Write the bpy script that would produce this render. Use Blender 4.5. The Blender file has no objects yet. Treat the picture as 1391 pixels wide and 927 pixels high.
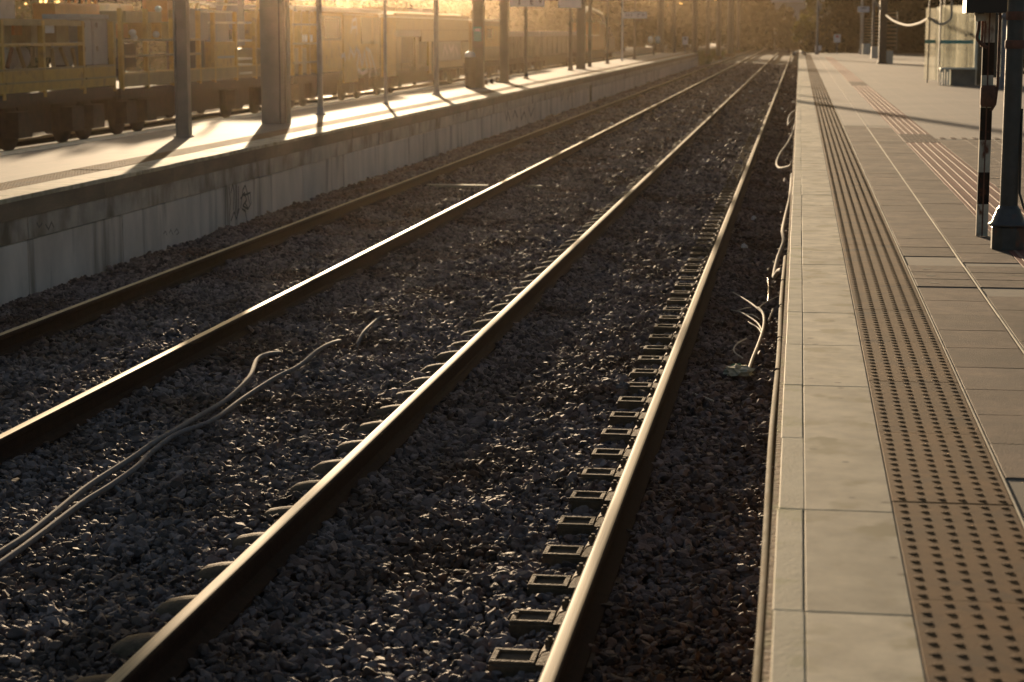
import bpy, bmesh, math, random
import numpy as np
from mathutils import Vector, Matrix
random.seed(7); RNG = np.random.default_rng(7)
scn = bpy.context.scene
COL = scn.collection
rad = math.radians

# ------------------------------------------------------------------ camera
PITCH, YAW = 8.836, 8.139          # degrees below the horizon, degrees left of the track direction
CAM = Vector((0, 0, 2.25))         # rail head level is z = 0, tracks run along +y
cam_data = bpy.data.cameras.new('camera')
cam = bpy.data.objects.new('camera', cam_data); COL.objects.link(cam)
cam.location = CAM
cam.rotation_euler = (rad(90 - PITCH), 0, rad(YAW))
cam_data.sensor_width = 36; cam_data.lens = 70
cam_data.clip_start = 0.1; cam_data.clip_end = 6000
cam_data.dof.use_dof = True; cam_data.dof.focus_distance = 12.0; cam_data.dof.aperture_fstop = 4.5
scn.camera = cam

# ------------------------------------------------------------------ sky and sun
SUN_EL, SUN_AZ = 5.6, -13.35       # azimuth measured clockwise from +y
w = bpy.data.worlds.new('World'); scn.world = w; w.use_nodes = True
nt = w.node_tree
sky = nt.nodes.new('ShaderNodeTexSky'); sky.sky_type = 'NISHITA'; sky.sun_disc = False
sky.sun_elevation = rad(SUN_EL); sky.sun_rotation = rad(SUN_AZ)
sky.dust_density = 3.0; sky.ozone_density = 1.5; sky.air_density = 1.0
bg = nt.nodes['Background']; bg.inputs['Strength'].default_value = 0.07
nt.links.new(sky.outputs[0], bg.inputs['Color'])
sd = bpy.data.lights.new('sun', 'SUN'); so = bpy.data.objects.new('sun', sd); COL.objects.link(so)
sd.energy = 5.0; sd.angle = rad(0.5); sd.color = (1.0, 0.75, 0.48)
_e, _a = rad(SUN_EL), rad(SUN_AZ)
sun_dir = Vector((math.sin(_a)*math.cos(_e), math.cos(_a)*math.cos(_e), math.sin(_e)))
so.rotation_euler = sun_dir.to_track_quat('Z', 'Y').to_euler(); so.location = sun_dir*60
scn.view_settings.view_transform = 'Standard'; scn.view_settings.look = 'None'
scn.view_settings.exposure = 0.95; scn.view_settings.gamma = 1.0
scn.view_settings.use_curve_mapping = False
scn.render.engine = 'CYCLES'
scn.cycles.use_denoising = True
scn.cycles.max_bounces = 6; scn.cycles.transparent_max_bounces = 24
scn.cycles.volume_bounces = 0
scn.cycles.sample_clamp_indirect = 6.0

# ------------------------------------------------------------------ materials
MATS = {}
def mat(name, col, rough=0.7, metal=0.0, var=0.0, spots=None, scale=6.0, amt=0.35, bump=0.0, bscale=60.0,
        stretch=(1, 1, 1), spec=0.5, transl=0.0, dark2=None, specks=None):
    """Principled surface whose colour wanders with noise; var = brightness step from object to object."""
    if name in MATS: return MATS[name]
    m = bpy.data.materials.new(name); m.use_nodes = True; t = m.node_tree; N, L = t.nodes, t.links
    b = N['Principled BSDF']
    b.inputs['Roughness'].default_value = rough; b.inputs['Metallic'].default_value = metal
    b.inputs['Specular IOR Level'].default_value = spec
    tc = N.new('ShaderNodeTexCoord'); geo = N.new('ShaderNodeNewGeometry')
    mp = N.new('ShaderNodeMapping'); mp.inputs['Scale'].default_value = stretch
    L.new(geo.outputs['Position'], mp.inputs['Vector'])
    n1 = N.new('ShaderNodeTexNoise'); n1.inputs['Scale'].default_value = scale; n1.inputs['Detail'].default_value = 7
    n1.inputs['Roughness'].default_value = 0.62
    L.new(mp.outputs[0], n1.inputs['Vector'])
    r = N.new('ShaderNodeValToRGB')
    c = Vector(col); lo = Vector(dark2) if dark2 else c*(1-amt); hi = c*(1+amt*0.6)
    r.color_ramp.elements[0].position = 0.33; r.color_ramp.elements[0].color = (*lo, 1)
    r.color_ramp.elements[1].position = 0.68; r.color_ramp.elements[1].color = (*hi, 1)
    L.new(n1.outputs['Fac'], r.inputs['Fac'])
    out = r.outputs['Color']
    if spots:                                   # stains with a shape of their own
        n2 = N.new('ShaderNodeTexNoise'); n2.inputs['Scale'].default_value = spots[1]; n2.inputs['Detail'].default_value = 5
        mp2 = N.new('ShaderNodeMapping'); mp2.inputs['Scale'].default_value = spots[4] if len(spots) > 4 else (1, 1, 1)
        L.new(geo.outputs['Position'], mp2.inputs['Vector']); L.new(mp2.outputs[0], n2.inputs['Vector'])
        r2 = N.new('ShaderNodeValToRGB'); r2.color_ramp.elements[0].position = spots[2]; r2.color_ramp.elements[1].position = spots[3]
        r2.color_ramp.elements[0].color = (0, 0, 0, 1); r2.color_ramp.elements[1].color = (1, 1, 1, 1)
        L.new(n2.outputs['Fac'], r2.inputs['Fac'])
        mx = N.new('ShaderNodeMix'); mx.data_type = 'RGBA'
        L.new(r2.outputs['Color'], mx.inputs['Factor']); L.new(out, mx.inputs[6]); mx.inputs[7].default_value = (*spots[0], 1)
        out = mx.outputs[2]
    if specks:
        vo = N.new('ShaderNodeTexVoronoi'); vo.inputs['Scale'].default_value = specks[1]; L.new(geo.outputs['Position'], vo.inputs['Vector'])
        wn = N.new('ShaderNodeMapRange'); wn.inputs['From Min'].default_value = specks[2]*1.5; wn.inputs['From Max'].default_value = specks[2]; wn.inputs['To Max'].default_value = specks[3]
        L.new(vo.outputs['Distance'], wn.inputs['Value'])
        sp = N.new('ShaderNodeSeparateColor'); L.new(vo.outputs['Color'], sp.inputs[0])
        gt_ = N.new('ShaderNodeMath'); gt_.operation = 'GREATER_THAN'; gt_.inputs[1].default_value = specks[4]; L.new(sp.outputs[0], gt_.inputs[0])
        ml = N.new('ShaderNodeMath'); ml.operation = 'MULTIPLY'; L.new(wn.outputs[0], ml.inputs[0]); L.new(gt_.outputs[0], ml.inputs[1])
        mx = N.new('ShaderNodeMix'); mx.data_type = 'RGBA'
        L.new(ml.outputs[0], mx.inputs['Factor']); L.new(out, mx.inputs[6]); mx.inputs[7].default_value = (*specks[0], 1); out = mx.outputs[2]
    if var:
        oi = N.new('ShaderNodeObjectInfo'); mr = N.new('ShaderNodeMapRange')
        mr.inputs['To Min'].default_value = 1-var; mr.inputs['To Max'].default_value = 1+var
        L.new(oi.outputs['Random'], mr.inputs['Value'])
        vm = N.new('ShaderNodeVectorMath'); vm.operation = 'SCALE'
        L.new(out, vm.inputs[0]); L.new(mr.outputs[0], vm.inputs['Scale']); out = vm.outputs[0]
    L.new(out, b.inputs['Base Color'])
    if bump:
        nb = N.new('ShaderNodeTexNoise'); nb.inputs['Scale'].default_value = bscale; nb.inputs['Detail'].default_value = 6
        L.new(mp.outputs[0], nb.inputs['Vector'])
        bp = N.new('ShaderNodeBump'); bp.inputs['Strength'].default_value = bump; bp.inputs['Distance'].default_value = 0.01
        L.new(nb.outputs['Fac'], bp.inputs['Height']); L.new(bp.outputs[0], b.inputs['Normal'])
    rr = N.new('ShaderNodeMapRange'); rr.inputs['To Min'].default_value = max(0.05, rough-0.12); rr.inputs['To Max'].default_value = min(1, rough+0.1)
    L.new(n1.outputs['Fac'], rr.inputs['Value']); L.new(rr.outputs[0], b.inputs['Roughness'])
    if transl:
        tr = N.new('ShaderNodeBsdfTranslucent'); tr.inputs['Color'].default_value = (col[0]*1.6, col[1]*1.6, col[2]*0.9, 1)
        ms = N.new('ShaderNodeMixShader'); ms.inputs[0].default_value = transl
        L.new(b.outputs[0], ms.inputs[1]); L.new(tr.outputs[0], ms.inputs[2]); L.new(ms.outputs[0], N['Material Output'].inputs['Surface'])
    MATS[name] = m; return m

M_STONE = mat('ballast_stone', (0.175, 0.132, 0.118), 0.75, var=0.65, scale=30, amt=0.45, spec=0.3, spots=((0.10, 0.058, 0.038), 0.9, 0.46, 0.66), bump=0.35, bscale=140)
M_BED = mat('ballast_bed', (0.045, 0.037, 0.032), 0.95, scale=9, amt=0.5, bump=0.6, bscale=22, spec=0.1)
M_GROUND = mat('dry_earth', (0.12, 0.10, 0.07), 0.95, scale=0.4, amt=0.5, bump=0.6, bscale=3)
M_RUST = mat('rail_rust', (0.028, 0.016, 0.011), 0.9, spec=0.1, scale=14, amt=0.4, bump=0.3, bscale=90)
M_HEAD = mat('rail_head_steel', (0.38, 0.305, 0.195), 0.58, 0.4, scale=34, amt=0.4, stretch=(3.0, 0.03, 1))
M_WORN = mat('worn_rail_head', (0.40, 0.295, 0.165), 0.72, 0.0, spec=0.3, scale=34, amt=0.4, stretch=(3.0, 0.03, 1))
M_SLEEPER = mat('sleeper_concrete', (0.125, 0.085, 0.052), 0.85, spec=0.2, var=0.15, scale=18, amt=0.4, bump=0.5, bscale=80)
M_CLIP = mat('rusty_clip', (0.17, 0.11, 0.065), 0.8, 0.0, spec=0.2, scale=40, amt=0.4)
M_COPING = mat('coping_concrete', (0.49, 0.43, 0.315), 0.78, spec=0.12, var=0.15, scale=5.5, amt=0.34, bump=0.12, bscale=220, spots=((0.31, 0.265, 0.165), 4.0, 0.55, 0.64), specks=((0.14, 0.12, 0.09), 9.0, 0.12, 0.75, 0.72))
M_NOSE = mat('nosing_concrete', (0.44, 0.40, 0.295), 0.8, spec=0.12, var=0.13, scale=5, amt=0.25, bump=0.2, bscale=80, spots=((0.27, 0.26, 0.13), 4.0, 0.55, 0.7))
M_TACT = mat('tactile_ochre', (0.16, 0.085, 0.036), 0.85, spec=0.08, var=0.12, scale=5, amt=0.3, bump=0.2, bscale=160, spots=((0.09, 0.056, 0.034), 4.0, 0.54, 0.72))
M_PAVE = mat('paving_concrete', (0.15, 0.106, 0.077), 0.85, spec=0.15, var=0.22, scale=5.0, amt=0.42, bump=0.4, bscale=120, spots=((0.095, 0.072, 0.056), 2.6, 0.5, 0.7), specks=((0.06, 0.048, 0.04), 6.0, 0.10, 0.8, 0.6))
M_LINE = mat('joint_strip', (0.48, 0.42, 0.31), 0.7, scale=12, amt=0.3)
M_JOINT = mat('joint_mortar', (0.10, 0.085, 0.065), 0.9, scale=12, amt=0.3)
M_RED = mat('guidance_red', (0.19, 0.065, 0.05), 0.75, var=0.1, spec=0.08, scale=6, amt=0.25)
M_REDLINE = mat('guidance_rib', (0.25, 0.135, 0.105), 0.7, spec=0.08, scale=9, amt=0.25)
M_WARN = mat('warning_maroon', (0.05, 0.016, 0.014), 0.8, spec=0.08, scale=9, amt=0.3)
M_WALL = mat('wall_concrete', (0.62, 0.52, 0.45), 0.9, var=0.07, scale=2.2, amt=0.2, bump=0.3, bscale=30, stretch=(1, 1, 0.5),
             spots=((0.19, 0.15, 0.11), 1.3, 0.54, 0.74, (1, 2.4, 0.35)))
M_BAND = mat('wall_band_concrete', (0.46, 0.395, 0.335), 0.9, var=0.12, scale=3, amt=0.3, bump=0.4, bscale=30,
             spots=((0.17, 0.13, 0.09), 2.0, 0.48, 0.7, (1, 1.5, 0.8)))
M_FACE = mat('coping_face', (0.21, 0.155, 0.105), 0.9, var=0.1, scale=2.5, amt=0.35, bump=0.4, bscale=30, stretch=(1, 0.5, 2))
M_ROUGH = mat('rough_wall', (0.16, 0.105, 0.065), 0.95, scale=18, amt=0.5, bump=1.0, bscale=45, spots=((0.13, 0.13, 0.05), 5, 0.5, 0.65))
M_PIPE = mat('conduit_pipe', (0.095, 0.066, 0.028), 0.9, scale=9, amt=0.35, spec=0.15, spots=((0.06, 0.055, 0.02), 6, 0.5, 0.7))
M_CABLE = mat('white_cable', (0.34, 0.31, 0.27), 0.85, spec=0.12, scale=12, amt=0.25)
M_HOSE = mat('grey_hose', (0.17, 0.155, 0.15), 0.85, spec=0.12, scale=15, amt=0.35)
M_BARK = mat('pale_bark', (0.62, 0.56, 0.45), 0.8, scale=35, amt=0.4, bump=0.5, bscale=90)
M_BAG = mat('plastic_bag', (0.52, 0.50, 0.36), 0.35, scale=25, amt=0.4)
M_GREEN = mat('green_wrapper', (0.10, 0.30, 0.13), 0.4, scale=25, amt=0.3)
M_PAPER = mat('paper_white', (0.75, 0.73, 0.69), 0.7, scale=30, amt=0.15)
M_PLANK = mat('weathered_plank', (0.32, 0.27, 0.20), 0.85, scale=12, amt=0.3, bump=0.4)
M_COLUMN = mat('column_paint', (0.21, 0.185, 0.155), 0.5, scale=4, amt=0.18, spec=0.5)
M_POLE = mat('galvanised_pole', (0.30, 0.275, 0.25), 0.42, 0.3, scale=6, amt=0.2)
M_DPOLE = mat('dark_pole', (0.06, 0.055, 0.05), 0.6, scale=6, amt=0.3)
M_LAMP = mat('lamp_post_paint', (0.05, 0.049, 0.046), 0.42, scale=14, amt=0.3, bump=0.25, bscale=60, spots=((0.10, 0.045, 0.03), 9, 0.60, 0.68))
M_BLUEP = mat('blue_grey_paint', (0.13, 0.15, 0.18), 0.5, scale=6, amt=0.2)
M_WHITEP = mat('old_white_paint', (0.52, 0.46, 0.36), 0.9, spec=0.08, scale=10, amt=0.25, spots=((0.15, 0.06, 0.035), 14, 0.56, 0.66, (1, 1, 0.5)))
M_BLACKP = mat('old_black_paint', (0.022, 0.018, 0.016), 0.9, spec=0.08, scale=10, amt=0.4, spots=((0.12, 0.045, 0.025), 14, 0.6, 0.7))
M_RUSTY = mat('rusty_iron', (0.14, 0.055, 0.032), 0.8, scale=16, amt=0.5, bump=0.4, bscale=90)
M_BLACK = mat('black_housing', (0.015, 0.013, 0.012), 0.5, scale=6, amt=0.3)
M_SIGN = mat('sign_white', (0.62, 0.62, 0.66), 0.4, scale=6, amt=0.08)
M_MARK = mat('sign_print', (0.05, 0.05, 0.07), 0.6, scale=6, amt=0.1)
M_TEAL = mat('teal_panel', (0.06, 0.34, 0.32), 0.45, scale=6, amt=0.12)
M_YEL = mat('machine_yellow', (0.46, 0.275, 0.05), 0.42, var=0.08, scale=3, amt=0.28, spots=((0.26, 0.15, 0.05), 3.0, 0.57, 0.7))
M_TAN = mat('machine_tan', (0.29, 0.215, 0.105), 0.5, scale=3, amt=0.25)
M_ORANGE = mat('machine_orange', (0.48, 0.17, 0.025), 0.45, scale=4, amt=0.2)
M_CAB = mat('cabinet_grey', (0.30, 0.29, 0.30), 0.5, scale=4, amt=0.15)
M_DARK = mat('underframe_brown', (0.055, 0.036, 0.025), 0.8, scale=6, amt=0.45)
M_ROOF = mat('roof_metal', (0.60, 0.58, 0.52), 0.34, 0.3, scale=5, amt=0.15)
M_WIN = mat('dull_window', (0.09, 0.085, 0.08), 0.18, scale=3, amt=0.3)
M_GRAF = mat('spray_white', (0.62, 0.58, 0.60), 0.7, scale=8, amt=0.15)
M_SPRAY = mat('spray_dark', (0.13, 0.105, 0.09), 0.8, scale=30, amt=0.4)
M_BRICK = mat('dark_wagon', (0.10, 0.085, 0.075), 0.7, scale=3, amt=0.35)
M_GREYB = mat('wagon_band', (0.26, 0.26, 0.28), 0.6, scale=3, amt=0.2)
M_WOOD = mat('slat_wood', (0.20, 0.15, 0.09), 0.65, scale=10, amt=0.3)
M_PLINTH = mat('white_plinth', (0.72, 0.67, 0.56), 0.7, scale=5, amt=0.15)
M_KIOSK = mat('kiosk_green', (0.02, 0.027, 0.024), 0.45, scale=4, amt=0.3)
M_BENCH = mat('bench_grey', (0.13, 0.135, 0.12), 0.6, scale=5, amt=0.25)
M_LEAF = mat('leaf_dark', (0.024, 0.028, 0.014), 0.8, var=0.25, scale=0.9, amt=0.5, spec=0.08)
M_LEAFY = mat('leaf_olive', (0.095, 0.09, 0.032), 0.7, var=0.2, scale=0.9, amt=0.5, transl=0.15, spec=0.15)
M_TRUNK = mat('trunk_bark', (0.07, 0.055, 0.04), 0.9, scale=5, amt=0.4)
M_HOUSE = mat('far_house', (0.30, 0.32, 0.36), 0.8, scale=1, amt=0.15)
def glass_mat():
    m = bpy.data.materials.new('dusty_glass'); m.use_nodes = True; t = m.node_tree; N, L = t.nodes, t.links
    b = N['Principled BSDF']; b.inputs['Base Color'].default_value = (0.58, 0.56, 0.50, 1); b.inputs['Roughness'].default_value = 0.35
    tl = N.new('ShaderNodeBsdfTranslucent'); tl.inputs['Color'].default_value = (0.66, 0.63, 0.55, 1)
    tp = N.new('ShaderNodeBsdfTransparent'); tp.inputs['Color'].default_value = (0.86, 0.87, 0.85, 1)
    geo = N.new('ShaderNodeNewGeometry'); mp = N.new('ShaderNodeMapping'); mp.inputs['Scale'].default_value = (2.5, 2.5, 0.5)
    n = N.new('ShaderNodeTexNoise'); n.inputs['Scale'].default_value = 1.6; n.inputs['Detail'].default_value = 6
    L.new(geo.outputs['Position'], mp.inputs[0]); L.new(mp.outputs[0], n.inputs['Vector'])
    r = N.new('ShaderNodeMapRange'); r.inputs['From Min'].default_value = 0.3; r.inputs['From Max'].default_value = 0.7
    r.inputs['To Min'].default_value = 0.14; r.inputs['To Max'].default_value = 0.42
    L.new(n.outputs['Fac'], r.inputs['Value'])
    m1 = N.new('ShaderNodeMixShader'); m1.inputs[0].default_value = 0.6
    L.new(b.outputs[0], m1.inputs[1]); L.new(tl.outputs[0], m1.inputs[2])
    m2 = N.new('ShaderNodeMixShader'); L.new(r.outputs[0], m2.inputs[0]); L.new(tp.outputs[0], m2.inputs[1]); L.new(m1.outputs[0], m2.inputs[2])
    L.new(m2.outputs[0], N['Material Output'].inputs['Surface']); return m
M_GLASS = glass_mat()

# ------------------------------------------------------------------ mesh helpers
class MB:
    def __init__(s): s.v = []; s.f = []; s.m = []; s.sm = []
    def add(s, vs, fs, mi=0, smooth=False):
        o = len(s.v); s.v += [tuple(p) for p in vs]
        for f in fs: s.f.append([i+o for i in f]); s.m.append(mi); s.sm.append(smooth)
    def box(s, x0, x1, y0, y1, z0, z1, mi=0, ch=0.0):
        """box; ch = chamfer on the four top edges"""
        if ch:
            vs = [(x0,y0,z0),(x1,y0,z0),(x1,y1,z0),(x0,y1,z0),(x0,y0,z1-ch),(x1,y0,z1-ch),(x1,y1,z1-ch),(x0,y1,z1-ch),
                  (x0+ch,y0+ch,z1),(x1-ch,y0+ch,z1),(x1-ch,y1-ch,z1),(x0+ch,y1-ch,z1)]
            fs = [(3,2,1,0)]+[(i,(i+1)%4,(i+1)%4+4,i+4) for i in range(4)]+[(i+4,(i+1)%4+4,(i+1)%4+8,i+8) for i in range(4)]+[(8,9,10,11)]
        else:
            vs = [(x0,y0,z0),(x1,y0,z0),(x1,y1,z0),(x0,y1,z0),(x0,y0,z1),(x1,y0,z1),(x1,y1,z1),(x0,y1,z1)]
            fs = [(3,2,1,0),(4,5,6,7)]+[(i,(i+1)%4,(i+1)%4+4,i+4) for i in range(4)]
        s.add(vs, fs, mi); return s
    def tube(s, pts, r, seg=8, mi=0, cap=True):
        pts = [Vector(p) for p in pts]; n = len(pts); rs = r if isinstance(r, (list, tuple)) else [r]*n
        vs = []; t0 = (pts[1]-pts[0]).normalized(); up = Vector((0,0,1)) if abs(t0.z) < 0.9 else Vector((1,0,0))
        for i, p in enumerate(pts):
            t = (pts[min(i+1, n-1)]-pts[max(i-1, 0)]).normalized()
            a = t.cross(up)
            if a.length < 1e-4: a = t.cross(Vector((0,1,0)))
            a.normalize(); b = t.cross(a)
            for k in range(seg):
                q = 2*math.pi*k/seg; vs.append(p+(a*math.cos(q)+b*math.sin(q))*rs[i])
        fs = [(i*seg+k, (i+1)*seg+k, (i+1)*seg+(k+1)%seg, i*seg+(k+1)%seg) for i in range(n-1) for k in range(seg)]
        s.add(vs, fs, mi, True)
        if cap: s.add(vs[:seg], [tuple(range(seg))], mi); s.add(vs[-seg:], [tuple(reversed(range(seg)))], mi)
        return s
    def lathe(s, prof, cx=0, cy=0, seg=16, mi=0, smooth=True, sq=None):
        vs = []
        for r, z in prof:
            for k in range(seg):
                q = 2*math.pi*(k+0.5)/seg; vs.append((cx+r*math.cos(q), cy+r*math.sin(q), z))
        fs = [(i*seg+k, i*seg+(k+1)%seg, (i+1)*seg+(k+1)%seg, (i+1)*seg+k) for i in range(len(prof)-1) for k in range(seg)]
        s.add(vs, fs, mi, smooth)
        s.add(vs[-seg:], [tuple(range(seg))], mi); return s
    def build(s, name, mats, parent=None, loc=None, rot=None):
        me = bpy.data.meshes.new(name); me.from_pydata(s.v, [], s.f)
        for m in (mats if isinstance(mats, (list, tuple)) else [mats]): me.materials.append(m)
        me.polygons.foreach_set('material_index', s.m); me.polygons.foreach_set('use_smooth', s.sm)
        me.update()
        return link(name, me, parent, loc, rot)
def link(name, data, parent=None, loc=None, rot=None):
    o = bpy.data.objects.new(name, data); COL.objects.link(o)
    if parent is not None: o.parent = parent
    if loc is not None: o.location = loc
    if rot is not None: o.rotation_euler = rot
    return o
def box(x0, x1, y0, y1, z0, z1, ch=0.0): return MB().box(x0, x1, y0, y1, z0, z1, 0, ch)
def tag(o, label=None, cat=None, group=None, kind=None):
    for k, v in (('label', label), ('category', cat), ('group', group), ('kind', kind)):
        if v: o[k] = v
    return o
def thing(name, label, cat, loc=(0,0,0), group=None, rz=0.0):
    o = link(name, None, None, loc, (0,0,rz)); o.empty_display_size = 0.2
    return tag(o, label, cat, group)
def struct(name): return tag(link(name, None), kind='structure')
def spline(pts, n=6):
    """Catmull-Rom through the points"""
    P = [Vector(p) for p in pts]; P = [2*P[0]-P[1]]+P+[2*P[-1]-P[-2]]; out = []
    for i in range(1, len(P)-2):
        for k in range(n):
            t = k/n; a, b, c, d = P[i-1], P[i], P[i+1], P[i+2]
            out.append(0.5*((2*b)+(c-a)*t+(2*a-5*b+4*c-d)*t*t+(3*b-a-3*c+d)*t**3))
    return out+[P[-2]]
# a picture point (in pixels of the 1391-wide photograph) carried out to a level or to a plane along the tracks
_p, _y, _f = rad(PITCH), rad(YAW), 2704.7
_F = Vector((-math.sin(_y)*math.cos(_p), math.cos(_y)*math.cos(_p), -math.sin(_p))); _R = Vector((math.cos(_y), math.sin(_y), 0)); _U = _R.cross(_F)
def ray(u, v): return _F+_R*((u-695.5)/_f)-_U*((v-463.5)/_f)
def at(u, v, z):
    d = ray(u, v); return CAM+d*((z-CAM.z)/d.z)
def onx(u, v, x):
    d = ray(u, v); return CAM+d*((x-CAM.x)/d.x)
def ony(u, v, y):
    d = ray(u, v); return CAM+d*((y-CAM.y)/d.y)

PZ = 0.71                                    # platform level
RAILS = {'r': (-2.335, -0.83), 'l': (-5.91, -4.405)}
EDGE_R, EDGE_L, WALL_L, BACK_L = -0.037, -7.29, -7.33, -10.2
PEND = 147.0

# ------------------------------------------------------------------ ground and ballast bed
def vnoise(x, y, s):                          # cheap smooth noise
    return (np.sin(x*s*1.3+1.7)*np.sin(y*s+0.3)+np.sin(x*s*2.9-y*s*1.7+2.1)*0.5+np.sin(x*s*0.7+y*s*2.3+0.8)*0.5)/2
def bed_height(x, y):
    h = np.interp(x, [-9, -7.4, -6.6, -6.1, -5.2, -4.2, -3.4, -2.6, -1.6, -0.6, -0.1, 1],
                  [-.32, -.28, -.235, -.205, -.205, -.20, -.18, -.20, -.215, -.225, -.27, -.3])
    return h+0.022*vnoise(x, y, 2.1)+0.012*vnoise(x, y, 6.3)
g = MB()
gx = [-3000, -300, -60, -30, -17, -7.7, 0.3, 12, 30, 60, 300, 3000]; gy = [-300, 0, 40, 100, 150, 200, 300, 500, 900, 3000]
g.add([(x, y, -0.42) for y in gy for x in gx], [(j*12+i, j*12+i+1, (j+1)*12+i+1, (j+1)*12+i) for j in range(len(gy)-1) for i in range(11)])
tag(g.build('ground', M_GROUND), kind='structure')
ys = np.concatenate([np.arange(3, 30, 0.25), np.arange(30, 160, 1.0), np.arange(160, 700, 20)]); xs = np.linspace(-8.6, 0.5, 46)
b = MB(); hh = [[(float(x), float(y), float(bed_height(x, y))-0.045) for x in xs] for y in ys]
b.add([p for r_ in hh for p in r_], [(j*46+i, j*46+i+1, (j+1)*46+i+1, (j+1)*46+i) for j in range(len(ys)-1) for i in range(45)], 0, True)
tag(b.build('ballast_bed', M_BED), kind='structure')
# cess and stony ground of the sidings behind the far platform
b = MB(); b.add([(x, y, -0.2) for y in (15, 60, 110, 200) for x in (-24, -17, -10.3)], [(j*3+i, j*3+i+1, (j+1)*3+i+1, (j+1)*3+i) for j in range(3) for i in range(2)])
tag(b.build('siding_bed', M_BED), kind='structure')

# ------------------------------------------------------------------ tracks
def rail_path(x, end=620):
    pts = []; y = 3.0
    for y in list(np.arange(3, 60, 3))+list(np.arange(60, 210, 10))+list(np.arange(210, 620, 20)):
        dx = 0 if y < 420 else -((y-420)**2)/(2*1500.0)
        pts.append((x+dx, float(y)))
    return [q for q in pts if q[1] <= end]
PROF = [(-.070,-.159),(-.070,-.148),(-.022,-.132),(-.009,-.118),(-.009,-.052),(-.018,-.042),(-.035,-.034),(-.0355,-.014),(-.0325,-.006),(-.026,-.0015),(-.012,0),
        (.012,0),(.026,-.0015),(.0325,-.006),(.0355,-.014),(.035,-.034),(.018,-.042),(.009,-.052),(.009,-.118),(.022,-.132),(.070,-.148),(.070,-.159)]
def rail_mesh(x, off, parent):
    m = MB(); path = rail_path(x-off, 230 if x > -3 else 420); n = len(PROF)
    vs = [(px+a, py, z) for px, py in path for a, z in PROF]
    for j in range(len(path)-1):
        for i in range(n-1):
            top = PROF[i][1] >= -.0016 and PROF[i+1][1] >= -.0016
            m.f.append([j*n+i, (j+1)*n+i, (j+1)*n+i+1, j*n+i+1]); m.m.append(1 if top else 0); m.sm.append(top)
    m.v = vs
    m.add([vs[i] for i in range(n)], [tuple(range(n))], 0)
    return m.build('rail', [M_RUST, M_WORN if x > -3 or x < -5 else M_HEAD], parent)
def sleeper_mb():
    m = MB()
    for s in (-1, 1):                          # one concrete block under each rail, inner end towards the track centre
        xr = s*0.7525
        X = lambda d: xr - s*d                 # d grows towards the track centre
        def bx(d0, d1, y0, y1, z0, z1, ch=0.0):
            a, b_ = sorted((X(d0), X(d1))); m.box(a, b_, y0, y1, z0, z1, 0, ch)
        bx(*((-.085, .13) if s > 0 else (-.13, .085)), -.10, .10, -.32, -.165)
        bx(.131, .315, -.10, .10, -.32, -.176 if s > 0 else -.215)
        if s > 0:
          for q in ((.135, .315, -.088, -.060), (.135, .315, .060, .088), (.135, .160, -.059, .059), (.290, .315, -.059, .059)):
              bx(*q, -.1765, -.161, 0.004)     # raised rim round a sunk rectangle
        # outer end: a rounded back sloping into the ballast
        vs = []; K = 8; ds = [-.131, -.19, -.25, -.31, -.36]; zs = [-.140, -.141, -.147, -.160, -.195] if s < 0 else [-.225, -.227, -.228, -.229, -.232]; ws = [.125, .125, .12, .105, .07]
        for d, z, wd in zip(ds, zs, ws):
            for k in range(K+1):
                q = math.pi*k/K; vs.append((X(d), wd*math.cos(q), -.235+(z+.235)*math.sin(q)**0.7))
        fs = [(i*(K+1)+k, i*(K+1)+k+1, (i+1)*(K+1)+k+1, (i+1)*(K+1)+k) for i in range(4) for k in range(K)]
        if s > 0: fs = [tuple(reversed(f_)) for f_ in fs]
        m.add(vs, fs, 0, True); m.add(vs[:K+1], [tuple(range(K+1))], 0)
    m.box(-.42, .42, -.025, .025, -.30, -.25)
    return m
def clip_mb():
    m = MB(); pr = [(.030,-.128),(.060,-.122),(.088,-.118),(.112,-.128),(.126,-.152)]
    vs = [(x, y, z) for x, z in pr for y in (-.045, .045)]+[(x, y, z-.008) for x, z in pr for y in (-.045, .045)]
    n = len(pr)
    m.add(vs, [(i*2, (i+1)*2, (i+1)*2+1, i*2+1) for i in range(n-1)]+[(i*2, i*2+2*n, (i+1)*2+2*n, (i+1)*2) for i in range(n-1)]+[(i*2+1, (i+1)*2+1, (i+1)*2+1+2*n, i*2+1+2*n) for i in range(n-1)])
    m.lathe([(.022,-.125),(.022,-.096),(.018,-.090)], .085, 0, 6, 0, False); m.lathe([(.011,-.094),(.010,-.078)], .085, 0, 6, 0, False)
    return m
def track(name, label, xs_, with_sleepers):
    t = thing(name, label, 'railway track', (sum(xs_)/2, 3, 0))
    off = sum(xs_)/2
    for x in xs_:
        r = rail_mesh(x, off, t); r.location = (0, -3, 0)
    return t
tr = track('railway_track', 'railway track with rusty rails and concrete sleeper blocks beside the pale platform edge', RAILS['r'], True)
tl = track('railway_track', 'railway track buried in ballast beside the stained concrete platform wall', RAILS['l'], False)
SL_Y0, SL_DY = 8.57-2*0.557, 0.557
sleepers = []
sm0 = None; cm0 = None; lx = sum(RAILS['r'])/2
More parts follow.
